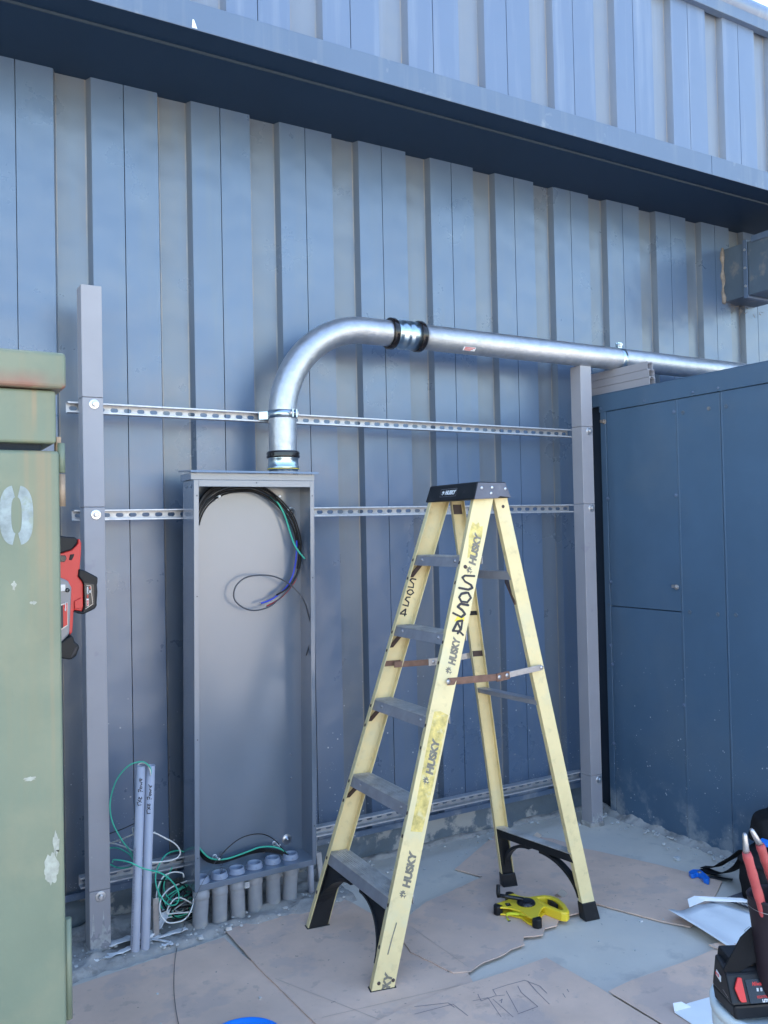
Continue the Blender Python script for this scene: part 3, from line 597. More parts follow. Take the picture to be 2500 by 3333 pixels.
xz([(.40,1.410),(.460,1.407),(.460,1.388),(.40,1.388)], 2.5685, .004, 'galv', 'guide_shoe', hs, .001)
s = Mesh(); s.lathe((.4655, 2.572, 1.3905), (0, -1, 0), [(0, .006), (.004, .006), (.005, .003)], 16); s.build('screw', M['blkgloss'], hs)
xz([(.448,1.489),(.4635,1.489),(.4675,1.480),(.462,1.470),(.450,1.470)], 2.5835, .003, 'blkgloss', 'trigger', body, .002)
xz([(.477,1.4905),(.488,1.492),(.487,1.485),(.481,1.474),(.473,1.475)], 2.5835, .003, 'rubber', 'lock_button', body, .002)
xz([(.486,1.358),(.503,1.366),(.509,1.366),(.509,1.337),(.486,1.334)], 2.580, .006, 'red', 'rail_boss', body, .002)
bt = xz([(.499,1.449),(.515,1.444),(.5515,1.4225),(.551,1.409),(.549,1.401),(.5505,1.381),(.5475,1.348),(.548,1.342),(.543,1.333),(.531,1.3275),(.510,1.3185),(.495,1.322),(.484,1.331),(.507,1.327),(.5115,1.343),(.512,1.403),(.509,1.4115),(.497,1.428)], 2.579, .075, 'rubber', 'battery', sw, .004)
xz([(.5125,1.408),(.540,1.404),(.5405,1.345),(.514,1.333)], 2.5765, .0015, 'blkgloss', 'battery_face', bt, .0006)
s = Mesh(); 
for a, b in zip([(.519,1.401),(.5305,1.400),(.5355,1.347),(.515,1.334)], [(.5305,1.400),(.5355,1.347),(.515,1.334)]): stroke(s, [(a[0], 2.5763, a[1]), (b[0], 2.5763, b[1])], (0, -1, 0), .0012, .0006)
s.build('outline_mark', M['silver'], bt)
xz([(.518,1.342),(.5245,1.342),(.5245,1.363),(.518,1.363)], 2.5755, .0006, 'white', 'badge', bt, 0)
text('M18', 'badge_text', .0075, M['red'], bt, (.5238, 2.5752, 1.3432), (0, 0, 1), (-1, 0, 0), .0003, .0003, 0, 1.15)
text('RED', 'label_text', .0055, M['red'], bt, (.5235, 2.5758, 1.3645), (0, 0, 1), (-1, 0, 0), .0003, .0003, 0, 1)
text('LITHIUM', 'label_text', .0055, M['white'], bt, (.5235, 2.5758, 1.3760), (0, 0, 1), (-1, 0, 0), .0003, .0003, 0, 1)
text('XC', 'label_text', .0055, M['white'], bt, (.5300, 2.5758, 1.3790), (0, 0, 1), (-1, 0, 0), .0003, .0003)
text('5.0', 'label_text', .0055, M['red'], bt, (.5300, 2.5758, 1.3900), (0, 0, 1), (-1, 0, 0), .0003, .0003)
hn = xz([(.43,1.235),(.455,1.252),(.474,1.264),(.480,1.258),(.482,1.244),(.494,1.234),(.495,1.226),(.487,1.205),(.474,1.1955),(.467,1.195),(.43,1.205)], 2.566, .05, 'rubber', 'blade_guard', sw, .006)
xz([(.4905,1.2305),(.482,1.228),(.4715,1.205),(.4735,1.2015),(.484,1.213)], 2.5652, .002, 'ink', 'guard_slot', hn, .001)
s = Mesh(); s.tube(smooth_path([(.306, 2.62, 1.46), (.32, 2.62, 1.475), (.345, 2.62, 1.46), (.35, 2.62, 1.43)], 5), .004, 8); s.build('hang_hook', M['silver'], sw)
# ---------------------------------------------------------------- tall PVC pair, wires
D = {}
D["sosa_near"]=[[(.0634,1.4575),(.0274,1.4496),(.0186,1.4399),(.0321,1.4282),(.0577,1.4219),(.0658,1.4127),(.0511,1.4021),(.0143,1.3992)],[(.0537,1.3903),(.0679,1.3754),(.0571,1.3557),(.0336,1.3525),(.0218,1.3652),(.0276,1.3801),(.0466,1.3896),(.0537,1.3903)],[(.0634,1.3462),(.0326,1.3439),(.0235,1.3304),(.0444,1.3228),(.0578,1.3112),(.0459,1.297),(.0116,1.3034)],[(.066,1.2355),(.0495,1.2453),(.0244,1.2402),(.0352,1.2777),(.0525,1.2859),(.0546,1.2576),(.0445,1.2358)],[(.0344,1.2758),(.054,1.2519)]]
D["sosa_far"]=[[(.0396,1.4218),(.0229,1.4203),(.0153,1.4119),(.0356,1.402),(.0389,1.3873),(.0172,1.3844)],[(.0369,1.3761),(.0465,1.3676),(.0366,1.3555),(.0222,1.3578),(.0182,1.366),(.0271,1.3747),(.0369,1.3761)],[(.0368,1.3462),(.0236,1.3426),(.02,1.3323),(.0382,1.3248),(.0389,1.3095),(.0103,1.3092)],[(.0369,1.2686),(.0337,1.2956),(.0126,1.2702),(.0414,1.276)]]
D["g1"]=[(.873,3.24,.656),(.872,3.24,.677),(.859,3.24,.695),(.841,3.25,.704),(.799,3.26,.695),(.761,3.28,.649),(.742,3.3,.584),(.737,3.3,.533),(.748,3.3,.478),(.778,3.3,.414),(.809,3.3,.366),(.826,3.31,.333),(.829,3.33,.31),(.818,3.36,.287),(.787,3.39,.281),(.762,3.42,.29),(.728,3.43,.316)]
D["g2"]=[(.728,3.43,.343),(.763,3.42,.352),(.786,3.38,.357),(.816,3.35,.339),(.832,3.34,.314),(.845,3.34,.298)]
D["g3"]=[(.734,3.26,.355),(.738,3.24,.369),(.777,3.19,.368),(.825,3.18,.338),(.892,3.2,.301),(.94,3.22,.253),(.97,3.24,.197),(.967,3.25,.157),(.948,3.27,.146),(.927,3.29,.162),(.909,3.31,.203),(.909,3.33,.244),(.932,3.36,.273),(.966,3.38,.298),(1.012,3.4,.297),(1.038,3.4,.289),(1.076,3.42,.258)]
D["g4"]=[(.982,3.36,.252),(.971,3.36,.232),(.95,3.36,.198),(.953,3.36,.159),(.98,3.36,.125),(1.031,3.36,.116),(1.054,3.36,.136)]
D["g5"]=[(.957,3.37,.226),(.933,3.37,.182),(.935,3.37,.121),(.96,3.37,.077),(.999,3.37,.056),(1.045,3.37,.057),(1.068,3.37,.073)]
D["g6"]=[(1.064,3.39,.157),(1.018,3.39,.145),(.978,3.39,.121),(.96,3.39,.092),(.974,3.39,.055),(1.022,3.39,.035),(1.068,3.39,.035)]
D["w1"]=[(.887,3.33,.406),(.907,3.33,.407),(.947,3.33,.38),(.989,3.34,.347),(1.009,3.34,.313),(.999,3.34,.293),(.963,3.33,.29),(.899,3.33,.298),(.862,3.32,.312)]
D["w2"]=[(.723,3.43,.371),(.763,3.42,.371),(.793,3.36,.397),(.829,3.31,.428),(.831,3.31,.444),(.821,3.31,.446),(.826,3.31,.418)]
D["w3"]=[(.729,3.43,.381),(.763,3.42,.372),(.802,3.38,.362),(.832,3.34,.352),(.854,3.33,.348)]
D["w4"]=[(.843,3.29,.628),(.833,3.285,.663),(.835,3.28,.685),(.849,3.27,.694),(.862,3.25,.69),(.87,3.24,.672),(.872,3.24,.651)]
D["w5"]=[(1.067,3.38,.182),(1.032,3.36,.185),(.961,3.33,.184),(.919,3.3,.161),(.911,3.28,.121),(.931,3.27,.088),(.96,3.26,.082),(.999,3.26,.086),(1.028,3.27,.113),(1.047,3.3,.142)]
D["w6"]=[(1.024,3.35,.207),(1.018,3.35,.225),(.979,3.35,.236),(.94,3.35,.223),(.919,3.35,.176),(.916,3.35,.117),(.932,3.35,.075),(.976,3.35,.067)]
D["w7"]=[(1.056,3.33,.102),(.999,3.33,.142),(.966,3.33,.128),(.951,3.33,.094),(.987,3.33,.085),(1.055,3.33,.074)]
D["k1"]=[(1.06,3.34,.158),(1.031,3.34,.126),(.991,3.34,.108),(.945,3.34,.08),(.918,3.34,.065)]
D["k2"]=[(.915,3.34,.224),(.964,3.34,.21),(1.009,3.34,.189),(1.031,3.34,.165),(1.014,3.34,.136),(.968,3.34,.108),(.935,3.34,.099)]
D["k3"]=[(.965,3.38,.221),(.945,3.38,.176),(.947,3.38,.126),(.974,3.38,.075),(1.025,3.38,.052),(1.071,3.38,.047)]
D["k4"]=[(1.066,3.36,.133),(1.014,3.36,.112),(.974,3.36,.088),(1.001,3.36,.049),(1.064,3.36,.05)]
D["k5"]=[(.729,3.43,.397),(.763,3.42,.407),(.81,3.41,.419),(.854,3.4,.435)]
D["arc"]=[(1.105,3.37,1.597),(1.114,3.37,1.627),(1.128,3.37,1.656),(1.152,3.37,1.686),(1.191,3.37,1.714),(1.239,3.37,1.732),(1.298,3.37,1.739),(1.351,3.37,1.737),(1.4,3.37,1.719),(1.441,3.37,1.692),(1.483,3.37,1.655),(1.52,3.37,1.608),(1.542,3.37,1.552),(1.554,3.37,1.489)]
D["arcL"]=[(1.099,3.35,1.626),(1.11,3.35,1.659),(1.13,3.35,1.693),(1.161,3.35,1.722),(1.2,3.35,1.737),(1.231,3.35,1.741)]
D["green_in"]=[(1.429,3.38,1.692),(1.445,3.37,1.678),(1.461,3.36,1.655),(1.486,3.36,1.608),(1.506,3.36,1.545),(1.521,3.35,1.49),(1.539,3.34,1.455),(1.56,3.33,1.427)]
D["blue_in"]=[(1.537,3.36,1.505),(1.536,3.36,1.466),(1.53,3.36,1.412),(1.514,3.36,1.354),(1.484,3.36,1.309),(1.441,3.36,1.276),(1.407,3.36,1.259),(1.37,3.36,1.25)]
D["grey_in"]=[(1.551,3.36,1.489),(1.554,3.36,1.45),(1.547,3.36,1.38),(1.505,3.35,1.32),(1.457,3.35,1.272),(1.407,3.35,1.236),(1.341,3.35,1.223),(1.293,3.35,1.236),(1.258,3.35,1.264),(1.249,3.35,1.295),(1.263,3.35,1.332),(1.304,3.35,1.36),(1.36,3.34,1.367),(1.422,3.34,1.359),(1.484,3.34,1.329),(1.529,3.33,1.284),(1.553,3.32,1.237),(1.565,3.315,1.186),(1.574,3.315,1.139),(1.571,3.32,1.077),(1.557,3.33,1.022)]
D["red_in"]=[(1.548,3.365,1.391),(1.529,3.365,1.337),(1.494,3.365,1.296),(1.451,3.365,1.26),(1.397,3.365,1.236)]
D["black_end"]=[(1.545,3.35,1.49),(1.543,3.35,1.411),(1.522,3.35,1.35),(1.483,3.35,1.305),(1.436,3.35,1.281)]
D["bot"]=[(1.085,3.37,.306),(1.095,3.37,.288),(1.113,3.37,.259),(1.145,3.37,.237),(1.182,3.37,.228),(1.237,3.37,.232),(1.304,3.37,.239),(1.372,3.37,.235),(1.426,3.35,.223),(1.458,3.33,.205)]
D["botthin"]=[(1.171,3.36,.245),(1.207,3.36,.279),(1.262,3.36,.307),(1.318,3.36,.313),(1.369,3.36,.302),(1.414,3.36,.269),(1.44,3.34,.233),(1.459,3.32,.203)]
D["botgreen"]=[(1.083,3.355,.321),(1.093,3.355,.301),(1.124,3.355,.264),(1.156,3.355,.247),(1.204,3.355,.24),(1.254,3.355,.245),(1.298,3.355,.251),(1.343,3.355,.257),(1.4,3.355,.248),(1.44,3.34,.23),(1.458,3.33,.205)]
D["thin"]=[(1.201,3.36,.27),(1.143,3.3,.266),(1.105,3.255,.257),(1.053,3.225,.214),(.999,3.2,.139),(.992,3.298,.012),(.927,3.148,.012),(.868,2.971,.012),(.834,2.847,.012),(.805,2.712,.012),(.791,2.618,.012)]
D["tapewire"]=[(1.838,2.913,.012),(1.872,2.88,.012),(1.9,2.842,.012),(1.919,2.772,.012),(1.924,2.733,.012),(1.916,2.703,.012)]
D["pvc1"]=[[(.825,3.215,.559),(.828,3.215,.547),(.838,3.215,.548)],[(.827,3.215,.567),(.839,3.215,.557)],[(.829,3.215,.558),(.838,3.215,.567)],[(.83,3.215,.571),(.831,3.215,.577),(.835,3.215,.57),(.841,3.215,.571),(.84,3.215,.576)],[(.829,3.215,.597),(.844,3.215,.596)],[(.83,3.215,.596),(.829,3.215,.604),(.836,3.215,.603),(.837,3.215,.597)],[(.834,3.215,.609),(.841,3.215,.607),(.842,3.215,.613),(.837,3.215,.615),(.834,3.215,.609)],[(.836,3.215,.619),(.842,3.215,.621),(.838,3.215,.625),(.843,3.215,.628),(.836,3.215,.632)],[(.834,3.215,.635),(.843,3.215,.639)],[(.834,3.215,.638),(.836,3.215,.646)],[(.837,3.215,.641),(.842,3.215,.642)]]
D["pvc2"]=[[(.855,3.215,.523),(.856,3.215,.511),(.866,3.215,.511)],[(.857,3.215,.534),(.866,3.215,.525)],[(.857,3.215,.526),(.865,3.215,.534)],[(.858,3.215,.537),(.858,3.215,.546),(.863,3.215,.538),(.866,3.215,.541),(.865,3.215,.546)],[(.857,3.215,.563),(.872,3.215,.563)],[(.858,3.215,.563),(.857,3.215,.571),(.864,3.215,.571),(.865,3.215,.563)],[(.863,3.215,.577),(.869,3.215,.576),(.87,3.215,.581),(.865,3.215,.584),(.863,3.215,.577)],[(.864,3.215,.587),(.871,3.215,.588),(.866,3.215,.593),(.871,3.215,.595),(.864,3.215,.6)],[(.865,3.215,.604),(.872,3.215,.608)],[(.862,3.215,.617),(.866,3.215,.609),(.873,3.215,.611)]]
for i, (bx, tx, lab, zt) in enumerate(((.8085, .8425, 'left one of two tall grey PVC conduits, with printed lettering and black handwriting', .686), (.8455, .878, 'right one of two tall grey PVC conduits, handwritten only', .683))):
    t = thing('tall_conduit', lab, 'conduit', (bx, 3.262, 0), 'tall PVC conduits with handwriting')
    a, b = Vector((bx, 3.262, -.02)), Vector((tx, 3.262, zt)); ax = (b-a).normalized()
    s = Mesh(); s.lathe(a, ax, [(0, .0168), ((b-a).length, .0168), ((b-a).length, .0142), ((b-a).length-.10, .0142), ((b-a).length-.10, .001)], 32); s.build('pipe', M['pvc'], t)
    s = Mesh()
    for p in D['pvc%d' % (i+1)]:
        q = []
        for (x, y, z) in p:
            cx = bx+(tx-bx)*(z+.02)/(zt+.02); dx = max(-.0145, min(.0145, x-cx-.001+i*.005)); q.append((cx+dx, 3.262-math.sqrt(.0168**2-dx*dx), z))
        stroke(s, [tuple(Vector(u)) for u in q], (sum(u[0]-(bx+(tx-bx)*(u[2]+.02)/(zt+.02)) for u in q)/len(q)/.0168, -1, .0), .0026, .0013)
    s.build('handwriting', M['ink'], t)
    if i == 0: text('PVC CONDUIT INTERTEK  LISTED SCH 40  CONFORMS TO UL STD 651 ABOVEGROUND AND UNDERGROUND', 'print', .0085, M['ink_print'], t, Vector((bx-.0095, 3.262-.0134, .03)), ax, (-1, .55, 0), .0022, 0, 0, .86)
def wire(key, r, m, name, parent=None, n=6):
    s = Mesh(); s.tube(smooth_path(D[key], n), r, 8); return s.build(name, M[m], parent)
tag(wire('g1', .0026, 'wgreen', 'green_wire'), 'green wire arching high out of the right tall conduit and down its left side', 'wire')
tag(wire('w4', .0026, 'wwhite', 'white_wire'), 'white wire hooked over the top of the two tall conduits', 'wire')
tag(wire('g3', .0027, 'wgreen', 'green_wire'), 'green wire crossing in front of both tall conduits and looping beside the enclosure', 'wire')
tag(wire('w1', .0028, 'wwhite', 'white_wire'), 'white wire bowing out to the right of the tall conduits above the lowest strut', 'wire')
tag(wire('w2', .0028, 'wwhite', 'white_wire'), 'white wire with a kinked end between the left post and the tall conduits', 'wire')
tag(wire('w3', .0028, 'wwhite', 'white_wire'), 'white wire running down to the right behind the left tall conduit', 'wire')
tag(wire('k5', .0018, 'wblack', 'black_wire'), 'thin black wire above the white ones between left post and tall conduits', 'wire')
tag(wire('g2', .0026, 'wgreen', 'green_wire'), 'short green wire bending down behind the left tall conduit', 'wire')
wc = thing('wire_coil', 'tangled heap of green, white and black wires on the mortar left of the PVC stubs', 'wire coil', (1.0, 3.36, .02))
for k in ('g4', 'g5', 'g6'): wire(k, .0026, 'wgreen', 'green_wire', wc)
for k in ('w5', 'w6', 'w7'): wire(k, .0028, 'wwhite', 'white_wire', wc)
for k in ('k1', 'k2', 'k3', 'k4'): wire(k, .0026, 'wblack', 'black_wire', wc)
for j in range(16):
    a0 = random.random()*6; rx, rz = random.uniform(.03, .07), random.uniform(.015, .055); cz = random.uniform(.05, .11)
    s = Mesh(); s.tube([(1.02+.02*random.random()+rx*math.cos(a0+k*.35), 3.40+.03*math.sin(k*.5+j), max(.03, cz+rz*math.sin(a0+k*.35))) for k in range(random.randint(9, 17))], .0026, 7)
    s.build(('green_wire', 'black_wire', 'black_wire', 'white_wire')[j % 4], M[('wgreen', 'wblack', 'wblack', 'wwhite')[j % 4]], wc)
ct = thing('cable_bundle', 'bundle of black, green, blue and red cables curving inside the top of the enclosure', 'cables', (1.45, 3.36, 1.6))
base = D['arc']
for j, (dy, dz, f) in enumerate(((0, 0, 1), (-.006, -.007, .985), (-.012, .004, 1.01), (.008, -.012, .97), (-.004, -.017, .96), (.01, .006, 1.0))):
    pts = [(1.33+(x-1.33)*f, y+dy, 1.50+(z-1.50)*f+dz) for x, y, z in base]
    if j < 3: pts = pts+[(1.555-.004*j, 3.36, 1.44), (1.545-.004*j, 3.36, 1.385)]
    s = Mesh(); s.tube(smooth_path(pts, 5), .0036, 8); s.build('black_cable', M['wblack'], ct)
for dz in (0, .008): 
    s = Mesh(); s.tube(smooth_path([(x, y, z-dz) for x, y, z in D['arcL']], 5), .006, 8); s.build('black_cable', M['wblack'], ct)
s = Mesh(); s.tube(smooth_path([(x+.006, 3.385, z-.006) for x, y, z in D['arcL']]+[(1.28, 3.385, 1.745)], 5), .007, 8); s.build('black_cable', M['wblack'], ct)
wire('green_in', .0036, 'wgreen', 'green_cable', ct); wire('blue_in', .0036, 'wblue', 'blue_cable', ct); wire('red_in', .0034, 'wred', 'red_cable', ct)
wire('black_end', .0036, 'wblack', 'black_cable', ct); wire('grey_in', .0030, 'wgrey', 'grey_cable', ct)
s = Mesh(); s.tube([D['blue_in'][-1], tuple(Vector(D['blue_in'][-1])+Vector((-.008, 0, -.001)))], .0026, 8); s.build('bare_end', M['silver'], ct)
cb = thing('cable_bundle', 'sagging black and green cables entering the last hub at the bottom of the enclosure', 'cables', (1.2, 3.37, .22))
for dz, dy in ((0, 0), (.006, -.003), (-.006, .002), (.003, .008)):
    s = Mesh(); s.tube(smooth_path([(x, y+dy, z+dz) for x, y, z in D['bot']], 5), .0034, 8); s.build('black_cable', M['wblack'], cb)
wire('botgreen', .0034, 'wgreen', 'green_cable', cb); wire('botthin', .0020, 'wblack', 'thin_cable', cb)
tag(wire('thin', .0011, 'wgrey', 'pull_wire'), 'hair thin dark wire hanging out of the enclosure and trailing over the cardboard', 'wire')
tag(wire('tapewire', .0022, 'silver', 'wire_scrap'), 'short curved scrap of pale wire on the cardboard beside the ladder leg', 'wire')
s = Mesh(); s.tube(smooth_path([(1.598, 3.44, .62), (1.603, 3.445, .55), (1.600, 3.44, .48), (1.600, 3.44, .42)], 5), .005, 6); tag(s.build('hanging_twine', mat('bright_green_cord', (.03, .55, .08), .5)), 'bit of bright green cord between enclosure edge and wall', 'cord')
# ---------------------------------------------------------------- step ladder
ld = thing('step_ladder', 'pale yellow fibreglass step ladder with a black top, standing open on the cardboard', 'ladder', (1.9, 2.8, 0))
V = Vector
NA, NB, NAw = V((1.401, 2.548, 0)), V((1.945, 2.650, 1.649)), V((1.483, 2.53, 0))
FA, FB, FAw = V((1.425, 3.110, 0)), V((1.947, 2.965, 1.649)), V((1.510, 3.097, 0))
def frame(A, B, Aw, inward):
    v = (B-A).normalized(); u = (Aw-A)-v*((Aw-A).dot(v)); u.normalize(); n = u.cross(v)
    if n.y*inward < 0: n = -n
    return v, u, n
def channel(A, B, Aw, inward, wd, dp, tk, name, trim0=.012):
    v, u, n = frame(A, B, Aw, inward); ln = (B-A).length+.02
    # end cuts level with the ground: shear the start with the lean
    prof = [(0, 0), (wd, 0), (wd, dp), (wd-tk, dp), (wd-tk, tk), (tk, tk), (tk, dp), (0, dp)]
    s = Mesh(); st = []; en_ = []
    for (a, b) in prof:
        p = A+u*a+n*b; st.append(p-v*(p.z-trim0)/v.z); en_.append(p+v*((1.66-p.z)/v.z))
    n_ = len(prof); a_ = [s.b.verts.new(p) for p in st]; b_ = [s.b.verts.new(p) for p in en_]
    s.b.faces.new(a_[::-1]); s.b.faces.new(b_)
    for i in range(n_): s.b.faces.new([a_[i], a_[(i+1) % n_], b_[(i+1) % n_], b_[i]])
    return s.build(name, M['fibre'], ld, bevel=.0018), v, u, n
WD = .078
nr, nv, nu, nn = channel(NA, NB, NAw, 1, WD, .030, .0035, 'front_rail')
fr, fv, fu, fn = channel(FA, FB, FAw, -1, WD, .030, .0035, 'front_rail')
RNA, RNB, RNAw = V((2.376, 2.566, 0)), V((2.043, 2.652, 1.657)), V((2.436, 2.556, 0))
RFA, RFB, RFAw = V((2.300, 2.998, 0)), V((2.043, 2.952, 1.657)), V((2.358, 2.982, 0))
rn, rnv, rnu, rnn = channel(RNA, RNB, RNAw, 1, .056, .026, .003, 'rear_rail', .05)
rf, rfv, rfu, rfn = channel(RFA, RFB, RFAw, -1, .056, .026, .003, 'rear_rail', .05)
def npt(u, v, lift=0): return NA+nu*u+nv*v-nn*lift
def fpt(u, v, lift=0): return FA+fu*u+fv*v+fn*lift
def at_z(A, v, z, u=None, a=0, n=None, b=0):
    p = A+(u*a if u else V())+(n*b if n else V()); return p+v*((z-p.z)/v.z)
zst = [.287, .579, .871, 1.158, 1.436]
for k, z in enumerate(zst):
    st_ = thing  # noqa
    a = at_z(NA, nv, z, nu, .003, nn, .004); b = at_z(FA, fv, z, fu, .003, fn, .004)
    ux = V((nu.x, nu.y*.5+fu.y*.5, 0)).normalized(); dpth = .083; th = .036
    s = Mesh(); tk = .003
    dn = V((-nv.x/nv.z, 0, -1))*th                      # the front face follows the rail
    s.obox(a, b-a, ux*dpth, V((0, 0, -tk)))
    o = s.build('step', M['alu_top'], ld, bevel=.001)
    s = Mesh(); s.obox(a-V((0, 0, tk+.0003)), b-a, ux*.003, dn); s.obox(a+ux*(dpth-.003)-V((0, 0, tk+.0003)), b-a, ux*.003, V((0, 0, -.026))); s.build('step_apron', M['alu'], o, bevel=.001)
    s = Mesh()
    for q in (.004, .010, .016, .026, .034, .044, .052, .062, .068, .074): s.obox(a+ux*q+V((0, 0, .0002)), b-a, ux*.0028, V((0, 0, .0016)))
    s.build('tread_ribs', M['alu_top'], o)
    if k:
        for t_ in (.12, .80):
            p = a+(b-a)*t_+dn*.45; s = Mesh(); s.lathe(p, (-1, 0, -.1), [(0, .0085), (.0015, .008), (.0018, .004), (.004, .004), (.0045, .001)], 14); s.build('rivet', M['alu'], o)
        for e, (P, v_, u_, n_) in enumerate(((NA, nv, nu, nn), (FA, fv, fu, fn))):
            p0 = at_z(P, v_, z-.084, u_, .006, n_, .006); q0 = (a if e == 0 else b)+(b-a)*(.10 if e == 0 else -.10)+ux*.02+V((0, 0, -.010))
            s = Mesh(); d_ = (q0-p0); s.obox(p0, d_, ux*.018, V((0, 0, -.004))+n_*.003); s.build('step_brace', M['brown'] if e else M['alu'], ld)
# rail rivets on the front edges
for vv in (1.4934, 1.4163, 1.1924, 1.1166, .8912, .812, .5875, .5101, .283, .1491):
    for (P, v_, u_, n_) in ((NA, nv, nu, nn), (FA, fv, fu, fn)):
        s = Mesh(); s.lathe(P+v_*vv+n_*.013, -u_, [(0, .0068), (.0012, .0060), (.0018, .001)], 12); s.build('rail_rivet', M['brown'], ld)
for (u_, v__) in ((.020, .042), (.068, .058)):
    s = Mesh(); s.lathe(npt(u_, v__), -nn, [(0, .0062), (.0012, .0056), (.002, .001)], 12); s.build('rail_rivet', M['brown'], ld)
s = Mesh(); s.lathe(npt(.022, 1.482), -nn, [(0, .0075), (.0012, .007), (.002, .001)], 12); s.build('rail_rivet', M['brown'], ld)
# top cap
s = Mesh(); zt, zb = 1.716, 1.649
T = [V((1.953, 2.636, zt)), V((2.088, 2.634, zt)), V((2.094, 2.961, zt)), V((1.957, 2.965, zt))]
B_ = [V((1.932, 2.628, zb)), V((2.104, 2.626, zb+.006)), V((2.108, 2.972, zb+.006)), V((1.938, 2.975, zb))]
s.hexa(B_+T); cap = s.build('top_cap', M['blk'], ld, bevel=.006, seg=3)
s = Mesh(); sk = V((0, -.0016, 0))
s.prism([B_[0]+sk, B_[0]+(B_[1]-B_[0])*.62+sk, B_[0]+(B_[1]-B_[0])*.70+sk+V((0, 0, .008)), B_[1]+sk, T[1]+sk+V((-.004, 0, -.004)), T[0]+sk+V((.004, 0, -.004))], (0, .0012, 0)); cs = s.build('cap_side', M['cap_side'], cap, bevel=.0008)
for (fx_, fz_) in ((.22, .62), (.50, .62), (.46, .30), (.86, .52)):
    p = B_[0]+(B_[1]-B_[0])*fx_+V((0, (T[0].y-B_[0].y)*fz_, (zt-zb)*fz_))+sk*1.4; s = Mesh(); s.lathe(p, (0, -1, 0), [(0, .0060), (.0015, .0050), (.0028, .003), (.003, .001)], 14); s.build('rivet', M['bolt'], cap)
fx0 = B_[0]; xdir = (B_[0]-B_[3]).normalized(); ydir = ((T[0]+T[3])/2-(B_[0]+B_[3])/2).normalized(); nd = xdir.cross(ydir)
pl0 = B_[3]+(B_[0]-B_[3])*.30+ydir*.019+nd*.0008
s = Mesh(); stroke(s, [pl0, pl0+xdir*.112, pl0+xdir*.112+ydir*.031, pl0+ydir*.031, pl0], nd, .0010, .0006); s.build('badge_outline', M['alu'], cap)
text('HUSKY', 'cap_lettering', .0215, M['white'], cap, pl0+xdir*.034+ydir*.0085, xdir, ydir, .0008, .0014, .2, 1.02)
def doghead(o, xd, yd, sc_, nrm, name, m, par):
    P = [(-.9,-.55),(-.4,-.25),(-.55,.1),(-.95,.25),(-.5,.35),(-.35,.75),(-.15,.45),(.1,.95),(.25,.45),(.6,.75),(.55,.3),(.95,.2),(.6,-.05),(.85,-.35),(.35,-.25),(.3,-.6),(-.05,-.35),(-.2,-.9),(-.45,-.55)]
    s = Mesh(); s.poly([o+xd*x*sc_+yd*y*sc_+nrm*.0009 for x, y in P]); e = s.build(name, m, par)
    s = Mesh(); s.poly([o+xd*x*sc_+yd*y*sc_+nrm*.0013 for x, y in ((-.3,-.2),(-.05,.15),(.15,-.05),(.0,-.3),(-.15,-.6))]); s.build('emblem_gap', M['fibre'] if par == nr else M['blk'], e)
doghead(pl0+xdir*.019+ydir*.0155, xdir, ydir, .0115, nd, 'cap_emblem', M['white'], cap)
# lettering along the near rail (reads upward)
def railtext(txt, v0, v1, u0, hgt, sxx):
    text(txt, 'rail_lettering', hgt, M['ink_grey'], nr, npt(u0, v0), nv, -nu, .0008, .0022, .10, sxx)
for (a, b, u0) in ((1.4961, 1.6239, .058), (1.12, 1.2246, .058), (.7304, .8596, .058), (.3502, .4748, .058)):
    railtext('HUSKY', a, b, u0, .036, (b-a)/.1245)
    if a != 1.4961 or True: doghead(npt(.040, a-.022), nv, -nu, .0155, -nn, 'rail_emblem', M['ink_grey'], nr)
railtext('SKY', .016, .09, .060, .036, .93)
s = Mesh()
s.poly([npt(u, v, .0004) for u, v in ((.014,1.655),(.030,1.648),(.038,1.66),(.046,1.645),(.0585,1.651),(.063,1.60),(.058,1.538),(.040,1.528),(.0225,1.516),(.018,1.56),(.010,1.60))]); s.build('label_residue', M['fibre_patch'], nr)
s = Mesh(); s.poly([npt(u, v, .0004) for u, v in ((.0176,.945),(.040,.951),(.072,.944),(.071,.85),(.068,.70),(.0635,.537),(.0209,.532),(.019,.70),(.016,.85))]); s.build('label_residue', M['fibre_patch'], nr)
s = Mesh(); s.poly([npt(u, v, .0004) for u, v in ((.022,1.275),(.06,1.285),(.058,1.30),(.030,1.296))]); s.build('label_residue', M['yplastic'], nr)
for key, tr, wd, m_, ptf in (('sosa_near', nr, .0085, 'ink', lambda u, v: npt(u, v)), ('sosa_far', fr, .0058, 'ink', lambda u, v: fpt(u, v, .0036))):
    s = Mesh()
    for p in D[key]: stroke(s, smooth_path([ptf(u, v) for u, v in p], 4) if len(p) > 3 and key == 'x' else [ptf(u, v) for u, v in p], -nn if tr == nr else fn, wd, .0012)
    s.build('handwriting', M[m_], tr)
s = Mesh(); stroke(s, [npt(.030, .135), npt(.033, .185), npt(.038, .235)], -nn, .004, .0009); s.build('scrape_mark', M['ink_grey'], nr)
